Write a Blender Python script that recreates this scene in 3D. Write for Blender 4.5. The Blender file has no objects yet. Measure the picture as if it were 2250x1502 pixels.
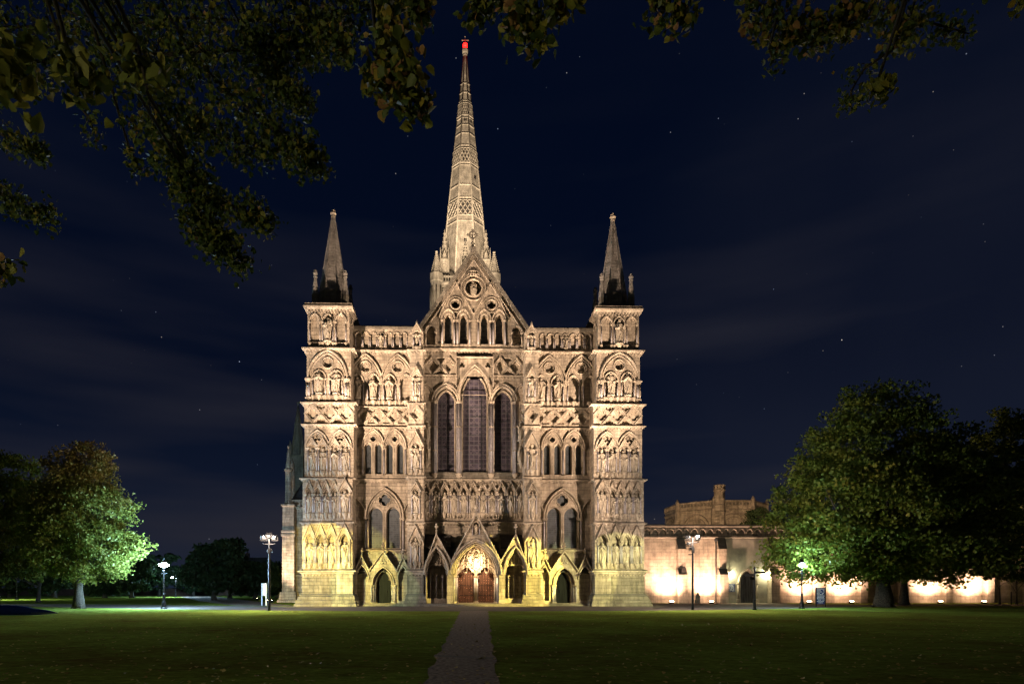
import bpy, bmesh, math, random
import numpy as np
from mathutils import Vector, Matrix, noise
from mathutils.geometry import tessellate_polygon
R = math.radians
rnd = random.Random(7)
sc = bpy.context.scene
col = sc.collection

# ---------------------------------------------------------------- camera
PXC, PYH, FPX, K = 1041.0, 1293.0, 1368.0, 0.022
NK = math.sqrt(1 + K * K)
CX, CY, CZ = -1.37, -62.2, 1.68
cam_d = bpy.data.cameras.new("camera")
cam = bpy.data.objects.new("camera", cam_d)
col.objects.link(cam)
cam.location = (CX, CY, CZ)
cam.rotation_euler = (R(90), 0, -math.atan(K))
cam_d.sensor_width = 36
cam_d.lens = FPX / 2250 * 36
cam_d.shift_x = (1125 - PXC) / 2250
cam_d.shift_y = (PYH - 751) / 2250
cam_d.clip_start = 0.1
cam_d.clip_end = 5000
sc.camera = cam

# ---------------------------------------------------------------- render
sc.view_settings.view_transform = 'Standard'
sc.view_settings.look = 'None'
sc.view_settings.exposure = 0
sc.view_settings.gamma = 1
cy = sc.cycles
sc.render.engine = 'CYCLES'
cy.max_bounces = 4
cy.diffuse_bounces = 2
cy.glossy_bounces = 2
cy.transmission_bounces = 2
cy.transparent_max_bounces = 6
cy.sample_clamp_indirect = 3
cy.use_denoising = True
cy.caustics_reflective = False
cy.caustics_refractive = False

# ---------------------------------------------------------------- sky
w = bpy.data.worlds.new("World")
sc.world = w
w.use_nodes = True
nt = w.node_tree
nt.nodes.clear()
def nd(t, typ, **kw):
    n = t.nodes.new(typ)
    for k, v in kw.items():
        setattr(n, k, v)
    return n
def lk(t, a, b):
    t.links.new(a, b)
def build_sky():
    t = nt
    out = nd(t, 'ShaderNodeOutputWorld')
    bg = nd(t, 'ShaderNodeBackground')
    sky = nd(t, 'ShaderNodeTexSky', sky_type='NISHITA', sun_disc=False)
    sky.sun_elevation = R(-9)
    sky.sun_rotation = R(200)
    sky.air_density = 1.0
    tc = nd(t, 'ShaderNodeTexCoord')
    sep = nd(t, 'ShaderNodeSeparateXYZ')
    lk(t, tc.outputs['Generated'], sep.inputs[0])
    # night gradient: navy above, greyer and a little lighter near the horizon
    ramp = nd(t, 'ShaderNodeValToRGB')
    lk(t, sep.outputs['Z'], ramp.inputs[0])
    e = ramp.color_ramp.elements
    e[0].position = 0.0; e[0].color = (.0105, .0160, .033, 1)
    e[1].position = 0.75; e[1].color = (.0008, .0026, .0105, 1)
    m = e.new(0.16); m.color = (.0045, .0078, .0205, 1)
    m = e.new(0.32); m.color = (.0013, .0036, .0135, 1)
    # soft cloud bands
    mp = nd(t, 'ShaderNodeMapping')
    mp.inputs['Scale'].default_value = (1.0, 1.0, 6.5)
    mp.inputs['Rotation'].default_value = (0, R(6), 0)
    lk(t, tc.outputs['Generated'], mp.inputs[0])
    nz = nd(t, 'ShaderNodeTexNoise')
    nz.inputs['Scale'].default_value = 1.7
    nz.inputs['Detail'].default_value = 3.5
    nz.inputs['Roughness'].default_value = .48
    lk(t, mp.outputs[0], nz.inputs['Vector'])
    cr = nd(t, 'ShaderNodeValToRGB')
    cr.color_ramp.elements[0].position = .46
    cr.color_ramp.elements[1].position = .78
    lk(t, nz.outputs['Fac'], cr.inputs[0])
    fall = nd(t, 'ShaderNodeMapRange')
    fall.inputs['From Min'].default_value = .62
    fall.inputs['From Max'].default_value = .12
    fall.inputs['To Min'].default_value = .05
    fall.inputs['To Max'].default_value = 1
    lk(t, sep.outputs['Z'], fall.inputs['Value'])
    cm = nd(t, 'ShaderNodeMath', operation='MULTIPLY')
    lk(t, cr.outputs[0], cm.inputs[0]); lk(t, fall.outputs[0], cm.inputs[1])
    mix = nd(t, 'ShaderNodeMixRGB')
    mix.inputs[2].default_value = (.020, .020, .029, 1)
    lk(t, cm.outputs[0], mix.inputs[0]); lk(t, ramp.outputs[0], mix.inputs[1])
    # a high veil of thin cloud on the right
    dt = nd(t, 'ShaderNodeVectorMath', operation='DOT_PRODUCT')
    v = Vector((.78, 1, .42)).normalized()
    dt.inputs[1].default_value = v
    lk(t, tc.outputs['Generated'], dt.inputs[0])
    mr = nd(t, 'ShaderNodeMapRange', interpolation_type='SMOOTHSTEP')
    mr.inputs['From Min'].default_value = .90
    mr.inputs['From Max'].default_value = 1.0
    mr.inputs['To Max'].default_value = .26
    lk(t, dt.outputs['Value'], mr.inputs['Value'])
    nz2 = nd(t, 'ShaderNodeTexNoise'); nz2.inputs['Scale'].default_value = 3.0
    nz2.inputs['Detail'].default_value = 3
    lk(t, tc.outputs['Generated'], nz2.inputs['Vector'])
    mm = nd(t, 'ShaderNodeMath', operation='MULTIPLY')
    lk(t, mr.outputs[0], mm.inputs[0]); lk(t, nz2.outputs['Fac'], mm.inputs[1])
    mix2 = nd(t, 'ShaderNodeMixRGB')
    mix2.inputs[2].default_value = (.034, .036, .052, 1)
    lk(t, mm.outputs[0], mix2.inputs[0]); lk(t, mix.outputs[0], mix2.inputs[1])
    # stars
    def stars(scale, thr, rad, amt, prev):
        vo = nd(t, 'ShaderNodeTexVoronoi', feature='F1')
        vo.inputs['Scale'].default_value = scale
        vo.inputs['Randomness'].default_value = 1
        lk(t, tc.outputs['Generated'], vo.inputs['Vector'])
        sd = nd(t, 'ShaderNodeMapRange', interpolation_type='SMOOTHSTEP')
        sd.inputs['From Min'].default_value = rad
        sd.inputs['From Max'].default_value = rad * .2
        lk(t, vo.outputs['Distance'], sd.inputs['Value'])
        sx = nd(t, 'ShaderNodeSeparateColor')
        lk(t, vo.outputs['Color'], sx.inputs[0])
        g = nd(t, 'ShaderNodeMapRange')
        g.inputs['From Min'].default_value = thr
        g.inputs['From Max'].default_value = 1
        g.inputs['To Max'].default_value = amt
        lk(t, sx.outputs[0], g.inputs['Value'])
        mu = nd(t, 'ShaderNodeMath', operation='MULTIPLY')
        lk(t, sd.outputs[0], mu.inputs[0]); lk(t, g.outputs[0], mu.inputs[1])
        tint = nd(t, 'ShaderNodeMixRGB')
        tint.inputs[1].default_value = (.45, .62, 1, 1)
        tint.inputs[2].default_value = (1, .85, .7, 1)
        lk(t, sx.outputs[1], tint.inputs[0])
        sca = nd(t, 'ShaderNodeVectorMath', operation='SCALE')
        lk(t, tint.outputs[0], sca.inputs[0]); lk(t, mu.outputs[0], sca.inputs['Scale'])
        ad = nd(t, 'ShaderNodeVectorMath', operation='ADD')
        lk(t, prev, ad.inputs[0]); lk(t, sca.outputs[0], ad.inputs[1])
        return ad.outputs[0]
    s = stars(60, .40, .050, .5, mix2.outputs[0])
    s = stars(26, .62, .022, 2.0, s)
    sk = nd(t, 'ShaderNodeVectorMath', operation='SCALE')
    sk.inputs['Scale'].default_value = .05
    lk(t, sky.outputs[0], sk.inputs[0])
    ad = nd(t, 'ShaderNodeVectorMath', operation='ADD')
    lk(t, s, ad.inputs[0]); lk(t, sk.outputs[0], ad.inputs[1])
    lk(t, ad.outputs[0], bg.inputs[0])
    bg.inputs[1].default_value = 1.0
    lk(t, bg.outputs[0], out.inputs[0])
build_sky()

# ---------------------------------------------------------------- floodlight tuning table
# every lamp belongs to a fixture built further down; powers in W
WARM = (1.0, .72, .495)
PINK = (1.0, .68, .56)
YEL = (1.0, .80, .17)
YGR = (.86, .86, .34)
BLUE = (.50, .80, 1.0)
SPIREC = (1.0, .78, .58)

# ---------------------------------------------------------------- measuring helpers
def ray(px, py):
    a, b = (px - PXC) / FPX, (PYH - py) / FPX
    return Vector(((a + K) / NK, (1 - a * K) / NK, b))
def at(px, py, y):
    d = ray(px, py); s = (y - CY) / d.y
    return Vector((CX + d.x * s, y, CZ + d.z * s))
def fx(px, y): return at(px, PYH, y).x
def fz(py, y, px=1040): return at(px, py, y).z
def gp(px, py, z=0.0):
    d = ray(px, py); s = (z - CZ) / d.z
    return Vector((CX + d.x * s, CY + d.y * s, z))
def dp(px, py, depth):          # point at a distance in front of the lens
    d = ray(px, py)
    return Vector((CX, CY, CZ)) + d * depth

# ---------------------------------------------------------------- materials
MATS = {}
def newmat(name):
    m = bpy.data.materials.new(name); m.use_nodes = True
    MATS[name] = m
    t = m.node_tree
    return m, t, t.nodes['Principled BSDF']
def posnode(t):
    g = nd(t, 'ShaderNodeNewGeometry'); return g
def stone(name, c1, c2, mortar, bw=.85, bh=.34, stain=.5, top_grey=.6, bump=.5, stainc=(.10, .085, .07)):
    m, t, b = newmat(name)
    g = posnode(t)
    sep = nd(t, 'ShaderNodeSeparateXYZ'); lk(t, g.outputs['Position'], sep.inputs[0])
    ad = nd(t, 'ShaderNodeMath', operation='ADD')
    lk(t, sep.outputs['X'], ad.inputs[0]); lk(t, sep.outputs['Y'], ad.inputs[1])
    cb = nd(t, 'ShaderNodeCombineXYZ')
    lk(t, ad.outputs[0], cb.inputs[0]); lk(t, sep.outputs['Z'], cb.inputs[1])
    br = nd(t, 'ShaderNodeTexBrick')
    br.inputs['Color1'].default_value = (*c1, 1)
    br.inputs['Color2'].default_value = (*c2, 1)
    br.inputs['Mortar'].default_value = (*mortar, 1)
    br.inputs['Scale'].default_value = 1
    br.inputs['Mortar Size'].default_value = .018
    br.inputs['Mortar Smooth'].default_value = .5
    br.inputs['Bias'].default_value = 0
    br.inputs['Brick Width'].default_value = bw
    br.inputs['Row Height'].default_value = bh
    br.offset = .5
    lk(t, cb.outputs[0], br.inputs['Vector'])
    n1 = nd(t, 'ShaderNodeTexNoise'); n1.inputs['Scale'].default_value = .9
    n1.inputs['Detail'].default_value = 8; n1.inputs['Roughness'].default_value = .65
    lk(t, g.outputs['Position'], n1.inputs['Vector'])
    # vertical rain streaks
    mp = nd(t, 'ShaderNodeMapping'); mp.inputs['Scale'].default_value = (2.6, 2.6, .35)
    lk(t, g.outputs['Position'], mp.inputs[0])
    n2 = nd(t, 'ShaderNodeTexNoise'); n2.inputs['Scale'].default_value = 1.0
    n2.inputs['Detail'].default_value = 6; n2.inputs['Roughness'].default_value = .7
    lk(t, mp.outputs[0], n2.inputs['Vector'])
    r1 = nd(t, 'ShaderNodeMapRange'); r1.inputs['From Min'].default_value = .42
    r1.inputs['From Max'].default_value = .72; r1.inputs['To Max'].default_value = stain
    lk(t, n2.outputs['Fac'], r1.inputs['Value'])
    mx = nd(t, 'ShaderNodeMixRGB'); mx.inputs[2].default_value = (*stainc, 1)
    lk(t, r1.outputs[0], mx.inputs[0]); lk(t, br.outputs['Color'], mx.inputs[1])
    r2 = nd(t, 'ShaderNodeMapRange'); r2.inputs['From Min'].default_value = .3
    r2.inputs['From Max'].default_value = .7; r2.inputs['To Min'].default_value = .62; r2.inputs['To Max'].default_value = 1.30
    lk(t, n1.outputs['Fac'], r2.inputs['Value'])
    sc_ = nd(t, 'ShaderNodeVectorMath', operation='SCALE')
    lk(t, mx.outputs[0], sc_.inputs[0]); lk(t, r2.outputs[0], sc_.inputs['Scale'])
    # faces that point upwards are mixed towards dark grey
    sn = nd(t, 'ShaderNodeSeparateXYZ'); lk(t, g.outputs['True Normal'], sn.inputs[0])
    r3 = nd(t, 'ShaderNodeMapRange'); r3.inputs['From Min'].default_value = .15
    r3.inputs['From Max'].default_value = .5; r3.inputs['To Max'].default_value = top_grey
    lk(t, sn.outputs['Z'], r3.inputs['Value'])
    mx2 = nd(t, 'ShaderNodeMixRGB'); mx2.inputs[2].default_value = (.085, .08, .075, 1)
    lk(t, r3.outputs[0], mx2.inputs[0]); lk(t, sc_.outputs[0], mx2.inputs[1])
    lk(t, mx2.outputs[0], b.inputs['Base Color'])
    b.inputs['Roughness'].default_value = .9
    b.inputs['Specular IOR Level'].default_value = .15
    n3 = nd(t, 'ShaderNodeTexNoise'); n3.inputs['Scale'].default_value = 7
    n3.inputs['Detail'].default_value = 5
    lk(t, g.outputs['Position'], n3.inputs['Vector'])
    m1 = nd(t, 'ShaderNodeMath', operation='MULTIPLY_ADD')
    m1.inputs[1].default_value = -.6
    lk(t, br.outputs['Fac'], m1.inputs[0]); lk(t, n3.outputs['Fac'], m1.inputs[2])
    bp = nd(t, 'ShaderNodeBump'); bp.inputs['Strength'].default_value = bump
    bp.inputs['Distance'].default_value = .06
    lk(t, m1.outputs[0], bp.inputs['Height'])
    lk(t, bp.outputs[0], b.inputs['Normal'])
    return m
def simple(name, c, rough=.6, metal=0, noise_amt=.25, scale=8, bump=.0, c2=None, spec=.3):
    m, t, b = newmat(name)
    g = posnode(t)
    n1 = nd(t, 'ShaderNodeTexNoise'); n1.inputs['Scale'].default_value = scale
    n1.inputs['Detail'].default_value = 6
    lk(t, g.outputs['Position'], n1.inputs['Vector'])
    mx = nd(t, 'ShaderNodeMixRGB')
    c2 = c2 or tuple(v * (1 - noise_amt * 2) for v in c)
    mx.inputs[1].default_value = (*c, 1); mx.inputs[2].default_value = (*[max(0, v) for v in c2], 1)
    r = nd(t, 'ShaderNodeMapRange'); r.inputs['From Min'].default_value = .35; r.inputs['From Max'].default_value = .65
    lk(t, n1.outputs['Fac'], r.inputs['Value']); lk(t, r.outputs[0], mx.inputs[0])
    lk(t, mx.outputs[0], b.inputs['Base Color'])
    b.inputs['Roughness'].default_value = rough
    b.inputs['Metallic'].default_value = metal
    b.inputs['Specular IOR Level'].default_value = spec
    if bump:
        bp = nd(t, 'ShaderNodeBump'); bp.inputs['Strength'].default_value = bump
        bp.inputs['Distance'].default_value = .05
        lk(t, n1.outputs['Fac'], bp.inputs['Height']); lk(t, bp.outputs[0], b.inputs['Normal'])
    return m
def emit(name, c, s):
    m, t, b = newmat(name)
    b.inputs['Base Color'].default_value = (*c, 1)
    b.inputs['Emission Color'].default_value = (*c, 1)
    b.inputs['Emission Strength'].default_value = s
    return m
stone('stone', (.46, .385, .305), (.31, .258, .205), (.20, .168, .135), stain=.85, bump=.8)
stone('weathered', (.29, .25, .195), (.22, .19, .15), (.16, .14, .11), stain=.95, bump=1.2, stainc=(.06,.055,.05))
stone('lichen_stone', (.30, .275, .255), (.22, .20, .185), (.12, .11, .10), stain=.4, top_grey=.2, bump=1.2, stainc=(.33, .31, .29))
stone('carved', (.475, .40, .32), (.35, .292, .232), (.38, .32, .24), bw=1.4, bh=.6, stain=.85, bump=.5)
stone('statue', (.42, .362, .29), (.40, .34, .27), (.41, .35, .27), bw=9, bh=9, stain=.6, top_grey=.35, bump=.6)
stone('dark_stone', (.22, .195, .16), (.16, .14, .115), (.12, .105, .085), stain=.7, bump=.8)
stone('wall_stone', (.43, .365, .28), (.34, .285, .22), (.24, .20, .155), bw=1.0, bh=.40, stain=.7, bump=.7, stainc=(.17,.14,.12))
stone('roof_tile_and_band_shade', (.075, .07, .065), (.05, .047, .045), (.02, .02, .02), bw=.35, bh=.22, stain=.5, top_grey=.3, bump=1.2)
stone('spire_stone', (.40, .35, .27), (.34, .30, .225), (.27, .235, .18), bw=.9, bh=.42, stain=.7, top_grey=0, bump=.5, stainc=(.12, .105, .085))
stone('brick', (.16, .07, .045), (.12, .05, .035), (.14, .12, .1), bw=.24, bh=.08, stain=.3)
simple('purbeck', (.31, .285, .30), .35, noise_amt=.12, scale=5, spec=.5)
simple('lead', (.10, .105, .115), .5, .3, .25, 2)
simple('iron', (.018, .018, .02), .4, .6, .2, 10)
simple('recess', (.03, .026, .024), .9, 0, .2, 2)
simple('gilt', (.75, .62, .40), .3, .7, .1, 3)
simple('bark', (.085, .075, .06), .9, 0, .35, 9, .9)
simple('twig', (.035, .028, .02), .9, 0, .3, 20, .4)
simple('asphalt', (.105, .088, .082), .95, 0, .2, 1.2, .2, c2=(.07, .06, .056), spec=.05)
simple('gravel', (.26, .215, .18), .95, 0, .3, 10, .9, c2=(.07, .056, .048), spec=.05)
simple('blue_metal', (.015, .045, .26), .3, .2, .15, 3, spec=.6)
simple('sign_blue', (.03, .05, .16), .4, 0, .1, 3)
simple('sign_pale', (.55, .60, .66), .4, 0, .08, 3)
simple('white_paint', (.7, .7, .68), .5, 0, .05, 3)
simple('render_white', (.22, .22, .23), .8, 0, .1, 1)
simple('bin_plastic', (.02, .16, .22), .5, 0, .1, 3)
simple('wall_render', (.30, .275, .225), .95, 0, .3, 1.3, .6, c2=(.20, .185, .16))
emit('lens_warm', (1, .88, .78), 60)
emit('lens_blue', (.75, .90, 1), 130)
emit('lens_yellow', (1, .72, .42), 40)
emit('beacon_red', (1, .012, .008), 6)
emit('lit_window', (.62, .78, 1), .35)
emit('hot_lamp', (1, .9, .72), 60)

def door_mat(name, c, nails=True):
    m, t, b = newmat(name)
    g = posnode(t)
    sep = nd(t, 'ShaderNodeSeparateXYZ'); lk(t, g.outputs['Position'], sep.inputs[0])
    wv = nd(t, 'ShaderNodeTexWave', wave_type='BANDS', bands_direction='X', wave_profile='SAW')
    wv.inputs['Scale'].default_value = 1.1
    wv.inputs['Distortion'].default_value = 0.0
    lk(t, g.outputs['Position'], wv.inputs['Vector'])
    n1 = nd(t, 'ShaderNodeTexNoise'); n1.inputs['Scale'].default_value = 1
    mp = nd(t, 'ShaderNodeMapping'); mp.inputs['Scale'].default_value = (14, 14, .8)
    lk(t, g.outputs['Position'], mp.inputs[0]); lk(t, mp.outputs[0], n1.inputs['Vector'])
    n1.inputs['Detail'].default_value = 8
    mx = nd(t, 'ShaderNodeMixRGB')
    mx.inputs[1].default_value = (*c, 1); mx.inputs[2].default_value = (*[v * .35 for v in c], 1)
    r = nd(t, 'ShaderNodeMapRange'); r.inputs['From Min'].default_value = .4; r.inputs['From Max'].default_value = .65
    lk(t, n1.outputs['Fac'], r.inputs['Value']); lk(t, r.outputs[0], mx.inputs[0])
    gt = nd(t, 'ShaderNodeMath', operation='GREATER_THAN'); gt.inputs[1].default_value = .93
    lk(t, wv.outputs['Fac'], gt.inputs[0])
    mx2 = nd(t, 'ShaderNodeMixRGB'); mx2.inputs[2].default_value = (*[v * .25 for v in c], 1)
    lk(t, gt.outputs[0], mx2.inputs[0]); lk(t, mx.outputs[0], mx2.inputs[1])
    vo = nd(t, 'ShaderNodeTexVoronoi'); vo.inputs['Scale'].default_value = 4.0
    vo.inputs['Randomness'].default_value = .35
    lk(t, g.outputs['Position'], vo.inputs['Vector'])
    lt = nd(t, 'ShaderNodeMath', operation='LESS_THAN'); lt.inputs[1].default_value = .13
    lk(t, vo.outputs['Distance'], lt.inputs[0])
    mx3 = nd(t, 'ShaderNodeMixRGB')
    mx3.inputs[2].default_value = (*[min(.6, v * 3.5) for v in c], 1)
    if nails: lk(t, lt.outputs[0], mx3.inputs[0])
    else: mx3.inputs[0].default_value = 0
    lk(t, mx2.outputs[0], mx3.inputs[1])
    lk(t, mx3.outputs[0], b.inputs['Base Color'])
    b.inputs['Roughness'].default_value = .8
    b.inputs['Specular IOR Level'].default_value = .1
    return m
door_mat('door_red', (.11, .055, .042))
door_mat('door_grey', (.085, .085, .09), False)
door_mat('door_dark', (.016, .018, .017), False)

def glass_mat(name, base, line, gx, gz, th=.10, dia=True):
    """old leaded glass seen from outside: dark panes, pale dusty leads in a grid with lozenges"""
    m, t, b = newmat(name)
    g = posnode(t)
    sep = nd(t, 'ShaderNodeSeparateXYZ'); lk(t, g.outputs['Position'], sep.inputs[0])
    def gridline(src, period, thick):
        d = nd(t, 'ShaderNodeMath', operation='DIVIDE'); d.inputs[1].default_value = period
        lk(t, src, d.inputs[0])
        f = nd(t, 'ShaderNodeMath', operation='FRACT'); lk(t, d.outputs[0], f.inputs[0])
        l = nd(t, 'ShaderNodeMath', operation='LESS_THAN'); l.inputs[1].default_value = thick
        lk(t, f.outputs[0], l.inputs[0]); return l.outputs[0]
    def comb(a, c, op='MAXIMUM'):
        x = nd(t, 'ShaderNodeMath', operation=op); lk(t, a, x.inputs[0]); lk(t, c, x.inputs[1]); return x.outputs[0]
    L = comb(gridline(sep.outputs['X'], gx, th), gridline(sep.outputs['Z'], gz, th * gx / gz))
    if dia:
        s1 = comb(sep.outputs['X'], sep.outputs['Z'], 'ADD')
        s2 = comb(sep.outputs['X'], sep.outputs['Z'], 'SUBTRACT')
        D = comb(gridline(s1, gx * 1.31, .11), gridline(s2, gx * 1.31, .11))
        n0 = nd(t, 'ShaderNodeTexNoise'); n0.inputs['Scale'].default_value = 1.1
        lk(t, g.outputs['Position'], n0.inputs['Vector'])
        gt = nd(t, 'ShaderNodeMath', operation='GREATER_THAN'); gt.inputs[1].default_value = .49
        lk(t, n0.outputs['Fac'], gt.inputs[0])
        L = comb(L, comb(D, gt.outputs[0], 'MULTIPLY'))
    n1 = nd(t, 'ShaderNodeTexVoronoi'); n1.inputs['Scale'].default_value = 3.2
    lk(t, g.outputs['Position'], n1.inputs['Vector'])
    sx = nd(t, 'ShaderNodeSeparateColor'); lk(t, n1.outputs['Color'], sx.inputs[0])
    mx = nd(t, 'ShaderNodeMixRGB')
    mx.inputs[1].default_value = (*base, 1); mx.inputs[2].default_value = (*[v * 2.1 for v in base], 1)
    lk(t, sx.outputs[0], mx.inputs[0])
    mx2 = nd(t, 'ShaderNodeMixRGB'); mx2.inputs[2].default_value = (*line, 1)
    lk(t, L, mx2.inputs[0]); lk(t, mx.outputs[0], mx2.inputs[1])
    lk(t, mx2.outputs[0], b.inputs['Base Color'])
    b.inputs['Roughness'].default_value = .45
    b.inputs['Specular IOR Level'].default_value = .25
    return m
glass_mat('glass_purple', (.032, .027, .038), (.125, .108, .125), .46, .46, .13)
glass_mat('glass_grey', (.040, .045, .052), (.10, .105, .115), .30, .22, .12, False)
glass_mat('glass_dark', (.030, .034, .038), (.075, .08, .085), .30, .36, .10, True)

def leafmat(name, cols, trans=.35):
    m, t, b = newmat(name)
    oi = nd(t, 'ShaderNodeAttribute', attribute_name='tint')
    cr = nd(t, 'ShaderNodeValToRGB')
    els = cr.color_ramp.elements
    while len(els) < len(cols): els.new(.5)
    for i, (p, c) in enumerate(cols):
        els[i].position = p; els[i].color = (*c, 1)
    lk(t, oi.outputs['Fac'], cr.inputs[0])
    lk(t, cr.outputs[0], b.inputs['Base Color'])
    b.inputs['Roughness'].default_value = .55
    b.inputs['Specular IOR Level'].default_value = .25
    tr = nd(t, 'ShaderNodeBsdfTranslucent'); lk(t, cr.outputs[0], tr.inputs[0])
    ms = nd(t, 'ShaderNodeMixShader'); ms.inputs[0].default_value = trans
    lk(t, b.outputs[0], ms.inputs[1]); lk(t, tr.outputs[0], ms.inputs[2])
    lk(t, ms.outputs[0], t.nodes['Material Output'].inputs[0])
    return m
leafmat('leaf_green', [(0, (.07, .125, .02)), (.5, (.125, .18, .028)), (.85, (.20, .22, .035)), (1, (.28, .23, .04))])
leafmat('leaf_autumn', [(0, (.10, .15, .025)), (.35, (.15, .17, .03)), (.7, (.22, .17, .045)), (1, (.25, .13, .04))])
leafmat('leaf_dark', [(0, (.02, .04, .015)), (.6, (.03, .055, .02)), (1, (.05, .06, .025))])
leafmat('leaf_lime', [(0, (.03, .055, .014)), (.45, (.06, .085, .02)), (.75, (.15, .15, .022)), (.9, (.23, .17, .03)), (1, (.24, .13, .06))], .3)

leafmat('leaf_fallen', [(0, (.20, .12, .03)), (.5, (.42, .32, .10)), (1, (.5, .42, .16))], .2)
def grass_mat():
    m, t, b = newmat('grass')
    g = posnode(t)
    def nz(scale, detail, vec=None, rough=.6):
        n = nd(t, 'ShaderNodeTexNoise'); n.inputs['Scale'].default_value = scale
        n.inputs['Detail'].default_value = detail; n.inputs['Roughness'].default_value = rough
        lk(t, vec or g.outputs['Position'], n.inputs['Vector']); return n.outputs['Fac']
    mp = nd(t, 'ShaderNodeMapping'); mp.inputs['Scale'].default_value = (.7, 1.3, 1)
    lk(t, g.outputs['Position'], mp.inputs[0])
    big = nz(.16, 4); mid = nz(1.1, 7, mp.outputs[0], .75); fine = nz(4.2, 9, mp.outputs[0], .85)
    cr = nd(t, 'ShaderNodeValToRGB')
    e = cr.color_ramp.elements
    e[0].position = .38; e[0].color = (.105, .096, .026, 1)
    e[1].position = .60; e[1].color = (.18, .265, .048, 1)
    x = e.new(.49); x.color = (.135, .178, .033, 1)
    ad = nd(t, 'ShaderNodeMath', operation='MULTIPLY_ADD'); ad.inputs[1].default_value = .5
    lk(t, big, ad.inputs[0])
    h = nd(t, 'ShaderNodeMath', operation='MULTIPLY'); h.inputs[1].default_value = .5
    lk(t, mid, h.inputs[0]); lk(t, h.outputs[0], ad.inputs[2])
    lk(t, ad.outputs[0], cr.inputs[0])
    r = nd(t, 'ShaderNodeMapRange'); r.inputs['From Min'].default_value = .3; r.inputs['From Max'].default_value = .7
    r.inputs['To Min'].default_value = .25; r.inputs['To Max'].default_value = 1.85
    lk(t, fine, r.inputs['Value'])
    s = nd(t, 'ShaderNodeVectorMath', operation='SCALE')
    lk(t, cr.outputs[0], s.inputs[0]); lk(t, r.outputs[0], s.inputs['Scale'])
    lk(t, s.outputs[0], b.inputs['Base Color'])
    b.inputs['Roughness'].default_value = 1; b.inputs['Specular IOR Level'].default_value = 0
    bp = nd(t, 'ShaderNodeBump'); bp.inputs['Strength'].default_value = 1; bp.inputs['Distance'].default_value = .05
    lk(t, fine, bp.inputs['Height'])
    bp2 = nd(t, 'ShaderNodeBump'); bp2.inputs['Strength'].default_value = .6; bp2.inputs['Distance'].default_value = .15
    lk(t, mid, bp2.inputs['Height']); lk(t, bp.outputs[0], bp2.inputs['Normal'])
    lk(t, bp2.outputs[0], b.inputs['Normal'])
grass_mat()

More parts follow.
